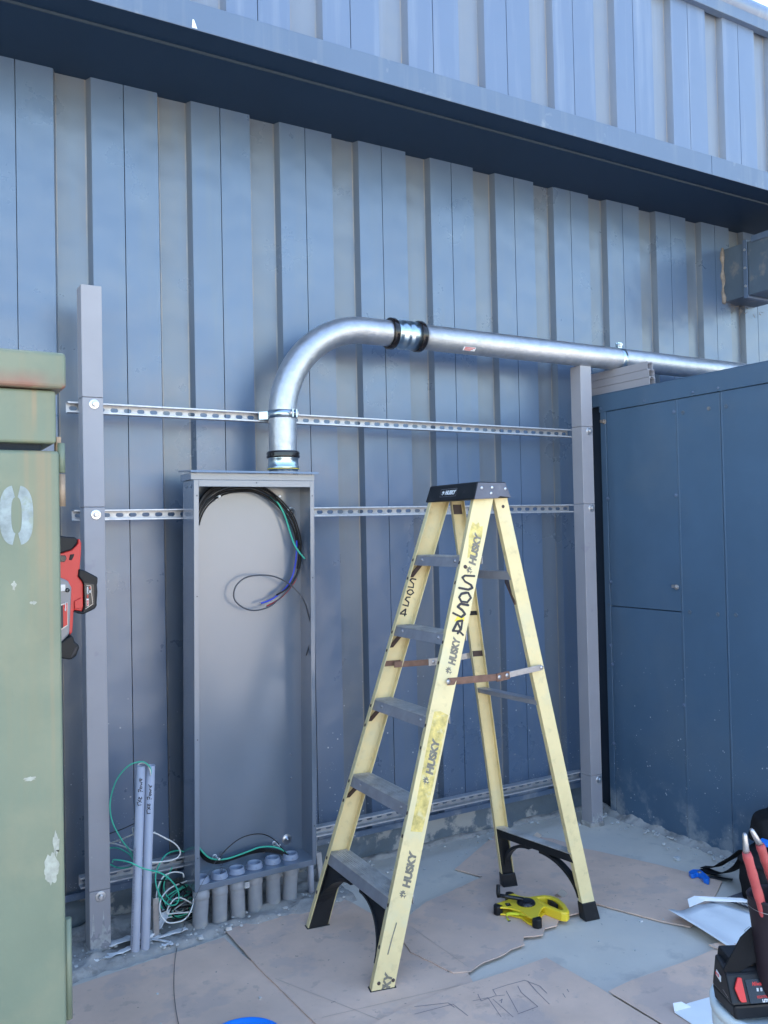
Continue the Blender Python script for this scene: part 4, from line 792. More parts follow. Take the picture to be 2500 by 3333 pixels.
# rear crossbars
def rbar(zn, zf, hgt, dp, m, un=.004):
    a = at_z(RNA, rnv, zn, rnu, un, rnn, .004); b = at_z(RFA, rfv, zf, rfu, un, rfn, .004); s = Mesh()
    s.obox(a, b-a, V((dp, 0, 0)), V((0, 0, -.003))); s.obox(a-V((0, 0, .0033)), b-a, V((.003, 0, 0)), V((.003, 0, -hgt))); return s.build('rear_crossbar', m, ld, bevel=.001), a, b
rbar(1.372, 1.372, .030, .028, M['alu']); rbar(.868, .872, .016, .040, M['alu'])
_, a, b = rbar(.268, .270, .001, .045, M['alu_top'], -.002)
for P, q in ((at_z(RNA, rnv, 1.34, rnu, .01, rnn, .006), 1), (at_z(RFA, rfv, 1.34, rfu, .01, rfn, .006), -1)):
    s = Mesh(); s.obox(P+V((0, q*.055, 0)), V((0, -q*.055, -.085)), V((.016, 0, 0)), V((0, 0, -.012))); s.build('corner_brace', M['brown'], ld)
# black arch under the rear bar and boots
ux2 = V((1, 0, 0))
def arch(A, Bp, legA, legB, m, name, dp, zleg, band, fill):
    # A,Bp: bar ends at bar height, legA,legB functions z->point on the leg
    for P, leg, q in ((A, legA, (Bp-A).normalized()), (Bp, legB, (A-Bp).normalized())):
        ln = (Bp-A).length; s = Mesh(); outer = []; inner = []; N = 14; run = ln*.40
        for k in range(N+1):
            t_ = k/N*math.pi/2; z = zleg+(A.z-(.004 if fill else .032)-zleg)*math.sin(t_); d_ = run*(1-math.cos(t_))
            base = leg(z)+q*(d_+.016); outer.append(base); 
            inner.append(base+V((0, 0, -band*math.sin(t_)))+q*(band*math.cos(t_)))
        for k in range(N):
            s.hexa([outer[k], inner[k], inner[k+1], outer[k+1], outer[k]+ux2*dp, inner[k]+ux2*dp, inner[k+1]+ux2*dp, outer[k+1]+ux2*dp])
        s.build(name, m, ld)
        if fill:
            s = Mesh(); pts = [leg(zleg)+q*.004]+outer+[leg(outer[-1].z)+q*.004]
            s.prism([p+ux2*.006 for p in pts], ux2*.004); s.build('gusset_web', m, ld)
rlegN = lambda z: at_z(RNA, rnv, z, rnu, .006, rnn, .0); rlegF = lambda z: at_z(RFA, rfv, z, rfu, .006, rfn, .0)
a0, b0 = rlegN(.264), rlegF(.264)
s = Mesh(); s.obox(a0+V((.0, 0, 0)), b0-a0, V((.040, 0, 0)), V((0, 0, -.034))); s.build('rear_brace_beam', M['blk'], ld, bevel=.003)
arch(a0, b0, rlegN, rlegF, M['blk'], 'rear_arch', .026, .085, .012, False)
for A_, v_, u_, n_ in ((RNA, rnv, rnu, rnn), (RFA, rfv, rfu, rfn)):
    s = Mesh(); q = [at_z(A_, v_, 0, u_, a_, n_, b_) for a_, b_ in ((-.005, -.005), (.062, -.005), (.062, .040), (-.005, .040))]; p = [at_z(A_, v_, .072, u_, a_, n_, b_) for a_, b_ in ((-.003, -.003), (.059, -.003), (.059, .032), (-.003, .032))]
    s.hexa(q+p); s.build('rear_boot', M['blk'], ld, bevel=.004)
    s = Mesh(); q = [at_z(A_, v_, .072, u_, a_, n_, b_) for a_, b_ in ((.004, .003), (.050, .003), (.050, .026), (.004, .026))]; p = [at_z(A_, v_, .262, u_, a_, n_, b_) for a_, b_ in ((.004, .003), (.050, .003), (.050, .018), (.004, .018))]
    s.hexa(q+p); s.build('boot_sleeve', M['blk'], ld, bevel=.002)
# front boots: plastic liner inside the channel and arch to the bottom step
flegN = lambda z: at_z(NA, nv, z, nu, .004, nn, .006); flegF = lambda z: at_z(FA, fv, z, fu, .004, fn, .006)
for A_, v_, u_, n_ in ((NA, nv, nu, nn), (FA, fv, fu, fn)):
    s = Mesh(); q = [at_z(A_, v_, .012, u_, a_, n_, b_) for a_, b_ in ((.004, .004), (.076, .004), (.076, .034), (.004, .034))]; p = [at_z(A_, v_, .248, u_, a_, n_, b_) for a_, b_ in ((.004, .004), (.074, .004), (.074, .020), (.004, .020))]
    s.hexa(q+p); s.build('boot_liner', M['blk'], ld, bevel=.003)
    s = Mesh(); q = [at_z(A_, v_, 0, u_, a_, n_, b_) for a_, b_ in ((-.006, -.005), (.086, -.005), (.086, .038), (-.006, .038))]; p = [at_z(A_, v_, .014, u_, a_, n_, b_) for a_, b_ in ((-.004, -.004), (.084, -.004), (.084, .036), (-.004, .036))]
    s.hexa(q+p); s.build('foot_pad', M['blk'], ld, bevel=.003)
arch(flegN(.25), flegF(.25), flegN, flegF, M['blk'], 'front_arch', .060, .085, .010, True)
# spreaders
def bar3(pts, nrm, hgt, m, name, tk=.004):
    s = Mesh(); n = V(nrm).normalized()
    for p, q in zip(pts, pts[1:]):
        p, q = V(p), V(q); d_ = (q-p).normalized(); w_ = d_.cross(n).normalized()*hgt; s.obox(p-w_/2, q-p, w_, n*tk)
    return s.build(name, M[m], ld, bevel=.001)
NS = npt(.042, 1.058, .004)
m0 = V((1.990, 2.598, .983)); m1 = V((2.050, 2.598, .987)); re_ = V((2.205, 2.596, 1.000))
bar3([NS, m0+V((.01, 0, .001))], (0, -1, 0), .026, 'rusty', 'spreader_bar'); bar3([m0, m1], (0, -1, 0), .031, 'rusty', 'spreader_hinge', .007); bar3([m1-V((.01, 0, 0)), re_], (0, -1, 0), .022, 'silver', 'spreader_bar')
for p in (NS, m0+V((.012, 0, .001)), m1-V((.012, 0, 0)), re_):
    s = Mesh(); s.lathe(p+V((0, -.0065, 0)), (0, -1, 0), [(0, .0085), (.002, .007), (.003, .001)], 14); s.build('pivot_rivet', M['silver'], ld)
q0, q1, q2, q3 = V((1.800, 2.985, 1.003)), V((1.945, 2.985, .998)), V((1.992, 2.985, .999)), V((2.215, 2.965, 1.014))
bar3([q0-V((.02, 0, -.001)), q1], (0, -1, 0), .024, 'rusty', 'spreader_bar'); bar3([q1-V((.004, 0, 0)), q2], (0, -1, 0), .030, 'silver', 'spreader_hinge', .007); bar3([q2, q3], (0, -1, 0), .024, 'silver', 'spreader_bar')
s = Mesh(); s.lathe(q1+V((.018, -.008, 0)), (0, -1, 0), [(0, .0085), (.002, .007), (.003, .001)], 14); s.build('pivot_rivet', M['silver'], ld)
def wrap(A_, v_, u_, n_, z, wd, dp, hgt, m, name):
    s = Mesh(); q = [at_z(A_, v_, z, u_, a_, n_, b_) for a_, b_ in ((.003, .0040), (wd-.003, .0040), (wd-.003, .0048), (.003, .0048))]; p = [at_z(A_, v_, z+hgt, u_, a_, n_, b_) for a_, b_ in ((.003, .0040), (wd-.003, .0040), (wd-.003, .0048), (.003, .0048))]
    s.hexa(q+p); s.build(name, m, ld)
wrap(FA, fv, fu, fn, .995, WD, .03, .022, M['rusty'], 'spreader_plate'); wrap(RFA, rfv, rfu, rfn, 1.004, .056, .03, .024, M['brown'], 'spreader_plate'); wrap(RFA, rfv, rfu, rfn, 1.178, .056, .03, .018, M['blkgloss'], 'black_tape'); wrap(RFA, rfv, rfu, rfn, 1.60, .05, .03, .04, M['brown'], 'top_bracket')
s = Mesh(); s.lathe(at_z(RNA, rnv, 1.622, rnu, .030, rnn, 0), -rnn, [(0, .0065), (.0012, .006), (.002, .001)], 12); s.build('rail_rivet', M['brown'], ld)
# ---------------------------------------------------------------- cardboard on the ground
def jag(pts, amp, step=.03, seed=0):
    out = []; n = len(pts)
    for i in range(n):
        a, b = Vector(pts[i]), Vector(pts[(i+1) % n]); L_ = (b-a).length; k = max(1, int(L_/step)); d_ = (b-a).normalized(); nn_ = Vector((-d_.y, d_.x))
        for j in range(k):
            p = a+(b-a)*(j/k); out.append(tuple(p+nn_*amp*(noise.noise(Vector((p.x*30, p.y*30, seed)))*.8+noise.noise(Vector((p.x*90, p.y*90, seed)))*.4) if j else a))
    return out
def sheet(name, label, pts, z, th, amp=.001, m='card', seed=0, warp=0, cat='cardboard', group='cardboard sheets laid on the slab'):
    pts = jag(pts, amp, .03, seed); s = Mesh()
    s.prism([(x, y, z) for x, y in pts], (0, 0, th))
    bmesh.ops.triangulate(s.b, faces=[f for f in s.b.faces if len(f.verts) > 4], quad_method='BEAUTY', ngon_method='BEAUTY')
    if warp:
        for v in s.b.verts: v.co.z += warp*max(0, noise.noise(Vector((v.co.x*4, v.co.y*4, seed))))
    return tag(s.build(name, M[m]), label, cat, group)
sheet('cardboard_sheet', 'brown cardboard sheet at the lower left with a slit running from its wall edge', [(.30, 3.075), (.557, 3.137), (.913, 3.182), (1.128, 3.199), (1.139, 3.03), (1.165, 2.885), (1.19, 2.80), (1.2, 2.45), (1.25, 1.2), (.3, 1.2)], .004, .004, .004, seed=1)
sheet('cardboard_sheet', 'large brown cardboard sheet under the two front feet of the ladder', [(1.152, 3.244), (1.30, 3.262), (1.512, 3.279), (1.650, 3.306), (1.678, 3.20), (1.700, 3.034), (1.735, 2.80), (1.747, 2.478), (1.7, 2.35), (1.55, 1.2), (1.22, 1.2), (1.170, 2.45), (1.150, 2.90)], .0084, .004, .003, seed=2)
tp = sheet('cardboard_sheet', 'torn ragged edged brown cardboard sheet under the yellow tape reel', [(1.70, 2.90), (1.933, 3.024), (2.349, 3.119), (2.352, 3.03), (2.395, 2.86), (2.43, 2.76), (2.470, 2.69), (2.42, 2.652), (2.399, 2.608), (2.34, 2.615), (2.267, 2.603), (2.235, 2.575), (2.18, 2.582), (2.14, 2.545), (2.071, 2.572), (2.045, 2.545), (2.034, 2.524), (1.97, 2.522), (1.903, 2.503), (1.83, 2.50), (1.757, 2.475), (1.70, 2.50), (1.655, 2.7)], .0130, .004, .010, seed=3)
shD = sheet('cardboard_sheet', 'brown cardboard sheet at the bottom carrying a pencil drawing', [(1.742, 2.405), (1.768, 2.403), (1.90, 2.399), (2.031, 2.401), (2.044, 2.124), (2.052, 1.2), (1.05, 1.2), (1.08, 2.33), (1.45, 2.40), (1.65, 2.41)], .0175, .003, .003, seed=4)
sheet('cardboard_sheet', 'brown cardboard sheet at the lower right running under the white bucket', [(2.052, 2.120), (2.156, 2.129), (2.444, 2.119), (2.565, 2.123), (2.62, 2.03), (2.75, 1.2), (2.058, 1.2)], .0185, .0025, .002, seed=5)
sheet('cardboard_sheet', 'brown cardboard sheet behind the ladder, its far corner near the right post', [(2.708, 3.537), (2.241, 3.260), (2.296, 3.112), (2.359, 2.958), (2.474, 2.702), (2.511, 2.646), (2.606, 2.401), (2.662, 2.305), (2.886, 2.395), (3.113, 2.520), (3.09, 2.60), (3.025, 2.805), (2.94, 3.02), (2.896, 3.122), (2.861, 3.301)], .004, .005, .003, seed=6)
sheet('cardboard_scrap', 'small brown cardboard flap between the white card and the lower right sheet', [(2.575, 2.150), (2.646, 2.132), (2.70, 2.02), (2.575, 2.035)], .022, .004, .001, seed=7)
s = Mesh()
DRW = [[(1.741,2.33),(1.80,2.328),(1.867,2.32),(1.885,2.265),(1.875,2.217)],[(1.683,2.334),(1.668,2.296),(1.722,2.296),(1.753,2.283)],[(1.741,2.33),(1.73,2.298)],[(1.773,2.3),(1.725,2.181)],[(1.824,2.303),(1.808,2.266),(1.799,2.173),(1.719,2.174)],[(1.872,2.31),(1.855,2.247),(1.839,2.164)],[(1.646,2.31),(1.698,2.3),(1.665,2.189)],[(1.447,2.347),(1.581,2.329),(1.582,2.25)],[(1.47,2.383),(1.572,2.344),(1.574,2.311)],[(1.706,2.284),(1.696,2.169)],[(1.918,2.189),(1.908,2.166)],[(1.947,2.201),(1.941,2.186)],[(1.718,2.264),(1.731,2.268),(1.715,2.252)]]
for i, p in enumerate(DRW):
    off = 0 if min(q[0] for q in p) > 1.62 else -.0045
    stroke(s, [(x, y, .0208) for x, y in p], (0, 0, 1), .0022, .0006)
stuff(s.build('pencil_drawing', M['pencil'], shD))
s = Mesh()
for (a, b) in (((1.17, 2.80), (1.36, 2.36)), ((1.76, 2.87), (1.765, 2.5)), ((1.2, 2.5), (1.7, 2.42))):
    pts = [Vector(a)+(Vector(b)-Vector(a))*k/14 for k in range(15)]; stroke(s, [(p.x, p.y, .0128 if p.x < 1.735 else .0174) for p in pts], (0, 0, 1), .0015, .0004)
stuff(s.build('crease_line', M['card_edge'], tp))
# torn frayed bits
s = Mesh()
for (x, y, z_, r_) in ((2.36, 3.02, .02, .035), (2.43, 2.77, .018, .03), (2.80, 3.36, .012, .03)):
    s.poly([(x+r_*math.cos(k)*1.0, y+r_*.7*math.sin(k), z_+.012*math.sin(k*2.3)+.006) for k in (0, .9, 1.9, 2.6, 3.6, 4.5, 5.5)])
s.build('torn_ply', M['card_edge'], tp)
# white cards
wcd = thing('white_card', 'curled white card with faint printing lying on the brown cardboard at the right', 'card', (2.75, 2.2, 0))
s = Mesh(); gx_, gy_ = 14, 10; A0, A1, B0, B1 = V((2.629, 2.382, .034)), V((2.865, 2.372, .03)), V((2.590, 1.96, .012)), V((3.00, 1.90, .012))
g = [[(A0.lerp(A1, i/gx_)).lerp(B0.lerp(B1, i/gx_), j/gy_)+V((0, 0, .003*math.sin(i*.9+j*.5)+.016*max(0, 1-i/3)+.004)) for i in range(gx_+1)] for j in range(gy_+1)]
vt = [[s.b.verts.new(p) for p in r] for r in g]; vb = [[s.b.verts.new(p-V((0, 0, .0022))) for p in r] for r in g]
for j in range(gy_):
    for i in range(gx_):
        s.b.faces.new([vt[j][i], vt[j][i+1], vt[j+1][i+1], vt[j+1][i]]); s.b.faces.new([vb[j][i], vb[j+1][i], vb[j+1][i+1], vb[j][i+1]])
for i in range(gx_):
    s.b.faces.new([vt[0][i], vb[0][i], vb[0][i+1], vt[0][i+1]]); s.b.faces.new([vt[-1][i], vt[-1][i+1], vb[-1][i+1], vb[-1][i]])
for j in range(gy_):
    s.b.faces.new([vt[j][0], vt[j+1][0], vb[j+1][0], vb[j][0]]); s.b.faces.new([vt[j][-1], vb[j][-1], vb[j+1][-1], vt[j+1][-1]])
s.build('card_sheet', M['whitecard'], wcd, smooth=True)
s = Mesh(); s.prism([(2.735, 2.372, .040), (2.765, 2.405, .052), (2.81, 2.408, .054), (2.83, 2.375, .042)], (0, 0, .002)); s.prism([(2.81, 2.408, .053), (2.83, 2.375, .042), (2.99, 2.27, .035), (2.97, 2.31, .042)], (0, 0, .002)); s.build('folded_flap', M['whitecard'], wcd)
s = Mesh(); stroke(s, [(2.70, 2.08, .031), (2.76, 2.14, .031), (2.80, 2.15, .031)], (0, 0, 1), .002, .003); s.build('printing', M['ink_grey'], wcd)
s = Mesh(); s.poly([(2.73, 2.055, .035), (2.79, 2.10, .035), (2.80, 2.06, .035)]); s.build('red_print', M['red'], wcd)
s = Mesh(); s.prism([(2.128, 1.915, .024), (2.20, 1.925, .026), (2.31, 1.912, .024), (2.42, 1.5, .022), (2.10, 1.5, .022)], (0, 0, .002)); s.prism([(2.128, 1.915, .027), (2.145, 1.935, .038), (2.175, 1.928, .037), (2.19, 1.905, .028)], (0, 0, .0015)); tag(s.build('white_card_scrap', M['whitecard']), 'small torn white card at the bottom edge left of the white bucket', 'card')
# ---------------------------------------------------------------- tape reel
tr = thing('tape_reel', 'yellow open reel tape measure with black crank, lying on the torn cardboard', 'tape measure', (2.22, 2.73, .015))
Zt = .052
body = [(2.117,2.795),(2.162,2.795),(2.190,2.800),(2.199,2.835),(2.232,2.830),(2.240,2.790),(2.262,2.770),(2.278,2.752),(2.270,2.700),(2.262,2.668),(2.237,2.661),(2.215,2.645),(2.176,2.612),(2.150,2.606),(2.146,2.64),(2.152,2.690),(2.128,2.738),(2.105,2.757)]
for z_ in (.044, .018):
    s = Mesh(); s.prism([(x, y, z_) for x, y in body], (0, 0, .007)); s.build('frame_plate', M['yplastic'], tr, bevel=.0025)
ho = [(2.262,2.768),(2.292,2.762),(2.322,2.752),(2.345,2.728),(2.350,2.690),(2.335,2.635),(2.308,2.583),(2.286,2.572),(2.270,2.588),(2.264,2.622),(2.255,2.665),(2.258,2.72)]
hi = [(2.280,2.742),(2.295,2.740),(2.312,2.733),(2.325,2.714),(2.328,2.690),(2.318,2.652),(2.302,2.616),(2.291,2.606),(2.285,2.616),(2.282,2.640),(2.276,2.675),(2.275,2.712)]
s = Mesh(); s.ring([(x, y, .016) for x, y in ho], [(x, y, .016) for x, y in hi], (0, 0, .037)); s.build('handle', M['yplastic'], tr, bevel=.007, seg=3)
s = Mesh(); s.prism([(2.316, 2.722, .028), (2.325, 2.700, .028), (2.318, 2.66, .028), (2.312, 2.66, .028), (2.310, 2.70, .028)], (0, 0, .018)); s.build('grip_insert', M['blk'], tr, bevel=.001)
s = Mesh(); s.lathe((2.212, 2.728, .026), (0, 0, 1), [(0, .058), (.017, .058), (.0175, .03)], 40); s.build('tape_coil', M['ytape'], tr)
s = Mesh(); s.lathe((2.212, 2.728, .050), (0, 0, 1), [(0, .037), (.004, .037), (.010, .034), (.013, .026), (.0135, .001)], 36); kn = s.build('crank_disc', M['blkgloss'], tr)
s = Mesh(); s.tube([(2.205, 2.735, .066), (2.160, 2.775, .072), (2.130, 2.800, .076)], [.008, .0075, .0075], 10); s.build('crank_arm', M['blkgloss'], kn)
s = Mesh(); s.tube([(2.132, 2.798, .070), (2.130, 2.800, .085), (2.132, 2.802, .116)], [.0085, .0085, .0075], 12); s.build('crank_knob', M['blk'], kn)
for (x, y, dx, dy) in ((2.112, 2.776, -.035, -.012), (2.163, 2.607, -.002, -.024), (2.216, 2.834, .004, .022)):
    d_ = V((dx, dy, 0)).normalized(); w_ = V((-d_.y, d_.x, 0)); c_ = V((x, y, 0)); s = Mesh()
    s.prism([c_-d_*.006+w_*.019+V((0, 0, .0165)), c_+d_*.008+w_*.018+V((0, 0, .0165)), c_+d_*.022+w_*.009+V((0, 0, .0165)), c_+d_*.022-w_*.009+V((0, 0, .0165)), c_+d_*.008-w_*.018+V((0, 0, .0165)), c_-d_*.006-w_*.019+V((0, 0, .0165))], (0, 0, .0365)); s.build('prong_tip', M['blk'], tr, bevel=.005, seg=3)
s = Mesh(); s.prism([(2.131, 2.748, .0518), (2.150, 2.742, .0518), (2.158, 2.766, .0518), (2.140, 2.772, .0518)], (0, 0, .0006)); s.build('brand_plate', M['blkgloss'], tr)
s = Mesh()
for k in range(5): s.box(2.138+k*.003, 2.1395+k*.003, 2.752+k*.001, 2.762+k*.001, .0526, .0528)
s.build('plate_marks', M['silver'], tr)
s = Mesh(); P = smooth_path([(2.150, 2.70, .034), (2.120, 2.722, .034), (2.108, 2.722, .030), (2.104, 2.715, .022), (2.107, 2.706, .016)], 4)
for p, q in zip(P, P[1:]): s.obox(p-V((0, .004, .004)), q-p, V((.001, .006, 0)), V((0, 0, .010)))
s.build('tape_end', M['ytape'], tr); s = Mesh(); s.box(2.100, 2.112, 2.698, 2.706, .011, .018); s.build('end_hook', M['blk'], tr, bevel=.001)
# ---------------------------------------------------------------- small things at the right
t = thing('folding_cutter', 'small bright blue plastic cutter with a dark blade on the slab edge', 'cutter', (3.06, 2.58, 0))
s = Mesh(); s.prism([(3.022,2.606,.010),(3.04,2.635,.010),(3.075,2.642,.010),(3.098,2.62,.010),(3.085,2.585,.010),(3.06,2.54,.010),(3.030,2.520,.010),(3.028,2.545,.010),(3.048,2.575,.010),(3.055,2.60,.010),(3.035,2.60,.010)], (0, 0, .020)); s.build('handle', M['bluetool'], t, bevel=.004)
s = Mesh(); s.lathe((3.068, 2.60, .030), (0, 0, 1), [(0, .009), (.003, .008), (.004, .001)], 14); s.build('pivot', M['silver'], t)
s = Mesh(); s.prism([(3.080, 2.612, .008), (3.165, 2.505, .008), (3.152, 2.498, .008), (3.075, 2.590, .008)], (0, 0, .006)); s.build('blade', M['blk'], t, bevel=.001)
s = Mesh(); P = [(2.966+.02*k/18*1.2, 2.372-.115*k/18, .012+.010) for k in range(19)]
for q in (0, math.pi):
    s.tube([(p[0]+.005*math.cos(k*1.15+q), p[1]+.002*math.cos(k*1.15+q), p[2]+.005*math.sin(k*1.15+q)) for k, p in enumerate(P)], .0034, 7)
tag(s.build('drill_bit', M['galv']), 'long twisted steel drill bit lying between the black bag and the white card', 'drill bit')
bg_ = thing('tool_bag', 'soft black canvas tool bag with a loose strap, on the slab against the blue shed', 'bag', (3.15, 2.3, 0))
def blob(pts, name, m, par, sub=2, bev=None):
    s = Mesh(); s.hexa(pts) if len(pts) == 8 else None
    o = s.build(name, m, par); md = o.modifiers.new('s', 'SUBSURF'); md.levels = 3; md.render_levels = 3; md.subdivision_type = 'CATMULL_CLARK'
    bv = o.modifiers.new('b', 'BEVEL'); bv.width = .025; bv.segments = 2; o.modifiers.move(1, 0)
    tx = bpy.data.textures.new('folds', 'CLOUDS'); tx.noise_scale = .07
    dm = o.modifiers.new('d', 'DISPLACE'); dm.texture = tx; dm.strength = .022; dm.mid_level = .5
    o.data.polygons.foreach_set('use_smooth', [True]*len(o.data.polygons)); return o
blob([(3.03,2.37,0.005),(3.02,2.24,0.005),(3.33,2.16,0.005),(3.36,2.44,0.005),(3.02,2.37,.175),(3.01,2.25,.165),(3.33,2.18,.20),(3.35,2.43,.22)], 'bag_body', M['canvas'], bg_)
blob([(3.00,2.38,.165),(3.00,2.22,.155),(3.34,2.14,.18),(3.36,2.44,.21),(3.03,2.36,.195),(3.03,2.25,.19),(3.32,2.18,.22),(3.34,2.42,.245)], 'bag_flap', M['canvas'], bg_)
blob([(3.10,2.40,.22),(3.10,2.28,.22),(3.34,2.20,.22),(3.36,2.42,.22),(3.13,2.38,.34),(3.13,2.30,.33),(3.32,2.22,.36),(3.34,2.40,.36)], 'top_pocket', M['canvas'], bg_)
s = Mesh(); s.prism([(2.985, 2.40, .004), (2.985, 2.15, .004), (3.38, 2.10, .004), (3.38, 2.40, .004)], (0, 0, .008)); s.build('base_board', M['cap_side'], bg_, bevel=.002)
def strap(P, wd, par, m, nm):
    s = Mesh(); P = smooth_path(P, 6)
    for p, q in zip(P, P[1:]):
        d_ = (q-p).normalized(); w_ = d_.cross(V((0, 0, 1))).normalized()*wd; s.obox(p-w_/2, q-p, w_, V((0, 0, .004)))
    s.build(nm, M[m], par)
strap([(3.175, 2.67, .006), (3.17, 2.60, .03), (3.135, 2.52, .085), (3.105, 2.45, .135), (3.07, 2.38, .19)], .034, bg_, 'canvas', 'carry_strap')
strap([(3.16, 2.655, .006), (3.15, 2.58, .012), (3.13, 2.50, .05), (3.10, 2.42, .11), (3.06, 2.36, .17)], .05, bg_, 'canvas', 'carry_strap')
s = Mesh(); s.prism([(3.062, 2.30, .232), (3.075, 2.262, .236), (3.09, 2.255, .25), (3.085, 2.30, .25)], (0, 0, .014)); s.build('blue_clip', M['bluetool'], bg_, bevel=.003)
s = Mesh(); s.tube([(3.115, 2.27, .36), (3.17, 2.20, .30)], .006, 8); tag(s.build('pencil', M['ytape']), 'yellow pencil sticking up from the black tool bag', 'pencil')
# ---------------------------------------------------------------- bucket, battery, holster
BC = V((1.885, 1.37, 0))
t = thing('white_bucket', 'white plastic bucket at the lower right corner under a black battery tool', 'bucket', BC)
s = Mesh(); s.lathe(BC, (0, 0, 1), [(0, .001), (0, .128), (.02, .132), (.30, .148), (.31, .154), (.345, .155), (.352, .150)], 64); s.build('bucket_body', M['bucket'], t)
s = Mesh(); s.lathe(BC+V((0, 0, .350)), (0, 0, 1), [(0, .150), (0, .158), (.018, .159), (.024, .155), (.026, .146), (.020, .140), (.020, .001)], 64); s.build('lid', M['bucket'], t)
bt2 = thing('tool_battery', 'black rechargeable tool battery with a red latch, on top of the white bucket', 'battery', (1.72, 1.33, .38))
# local frame: length runs along ex (rightward), depth ey, the label face leans back
ex = V((.905, -.42, 0)).normalized(); ey = V((.42, .905, 0)).normalized(); ez = V((0, 0, 1)); O = V((1.722, 1.368, .379))
def BP(a, b, c): return O+ex*a+ey*b+ez*c
s = Mesh(); s.hexa([BP(0,0,0),BP(.13,0,0),BP(.13,.100,0),BP(-.002,.100,0),BP(-.004,-.004,.035),BP(.135,-.004,.035),BP(.135,.104,.035),BP(-.006,.104,.035)]); s.build('battery_base', M['rubber'], bt2, bevel=.006)
s = Mesh(); s.hexa([BP(-.008,-.004,.036),BP(.135,-.004,.036),BP(.135,.110,.036),BP(-.008,.098,.036),BP(-.006,.028,.094),BP(.130,.028,.094),BP(.130,.100,.112),BP(-.003,.090,.112)]); bb = s.build('battery_shell', M['blk'], bt2, bevel=.005)
s = Mesh(); s.hexa([BP(.012,.045,.094),BP(.125,.045,.094),BP(.12,.100,.100),BP(.005,.098,.100),BP(.014,.050,.120),BP(.100,.050,.118),BP(.09,.095,.128),BP(.008,.095,.130)]); s.build('rail_block', M['rubber'], bt2, bevel=.004)
fnm = (BP(.135,-.004,.036)-BP(-.008,-.004,.036)).cross(BP(-.006,.028,.094)-BP(-.008,-.004,.036)).normalized(); fy = (BP(0,.028,.094)-BP(0,-.004,.036)).normalized()
def FP(a, h): return BP(a, -.004, .036)+fy*h+fnm*.0012
s = Mesh(); s.prism([FP(.010,.012), FP(.014,.006), FP(.026,.006), FP(.027,.056), FP(.018,.058), FP(.005,.036)], fnm*.006); s.build('latch', M['red'], bt2, bevel=.0015)
s = Mesh(); s.prism([FP(.036,.002), FP(.125,.002), FP(.125,.052), FP(.036,.052)], fnm*.0008); bl = s.build('label_plate', M['blkgloss'], bt2, bevel=.0003)
text('Milwaukee', 'label_logo', .012, M['red'], bl, FP(.050,.038), ex, fy, .0012, .0002, .3, .75)
text('REDLITHIUM', 'label_text', .0075, M['red'], bl, FP(.055,.012), ex, fy, .0012, .0001, 0, .75)
text('LITHIUM', 'label_text', .0085, M['white'], bl, FP(.066,.0035), ex, fy, .0012, .0003, 0, 1.0)
for k in range(4):
    s = Mesh(); s.prism([FP(.058+k*.009,.026), FP(.063+k*.009,.026), FP(.064+k*.009,.033), FP(.059+k*.009,.033)], fnm*.001); s.build('charge_light', M['silver'], bl)
s = Mesh(); s.lathe(FP(.101,.030), fnm, [(0, .0065), (.0018, .006), (.002, .001)], 16); s.build('charge_button', M['silver'], bl)
ln = (BP(-.003,.090,.112)-BP(-.008,.098,.036)).cross(BP(-.006,.028,.094)-BP(-.008,-.004,.036))
sid = (BP(-.008,.098,.036)-BP(-.008,-.004,.036)); sn = sid.cross(ez).normalized()
if sn.x > 0: sn = -sn
def SP(a, h): return BP(-.008,-.004,.036)+sid*a+ez*h*.95+V((.0,0,0))+sn*.0015+ex*(.002)*h/.06+ey*(.0)
s = Mesh(); s.prism([SP(.52,.030), SP(.74,.036), SP(.74,.050), SP(.52,.044)], sn*.001); s.build('badge', M['white'], bt2)
text('M18', 'badge_text', .011, M['red'], bt2, SP(.73,.039), -sid.normalized(), ez, .0032, 0, 0, .9)
s = Mesh(); stroke(s, [SP(.16,.012), SP(.40,.018)], sn, .0016, .001); s.build('outline_mark', M['silver'], bt2)
hl = thing('tool_holster', 'dark leather tool holster with a hanging flap, standing on the white bucket', 'holster', (1.83, 1.36, .375))
HC = V((1.834, 1.338, .380))
s = Mesh(); s.lathe(HC, V((0, .0, 1)), [(0, .001), (0, .036), (.09, .043), (.20, .052), (.268, .060), (.272, .0615), (.276, .058), (.268, .0555), (.10, .036), (.05, .001)], 48); s.build('pouch', M['leather'], hl)
s = Mesh(); s.lathe(HC+V((0, 0, .249)), (0, 0, 1), [(0, .0585), (.0008, .0595), (.0016, .0590)], 48); s.build('stitching', M['silver'], hl)
s = Mesh(); s.prism([(1.795, 1.372, .575), (1.770, 1.384, .552), (1.748, 1.393, .515), (1.728, 1.402, .480), (1.732, 1.400, .470), (1.755, 1.388, .470), (1.800, 1.362, .497), (1.815, 1.36, .535)], (.002, .004, .0)); s.build('flap', M['canvas'], hl, bevel=.001)
pc = thing('cable_cutter', 'pair of red taped cutter handles with bare steel ends rising from the leather holster', 'cutter', (1.82, 1.35, .5))
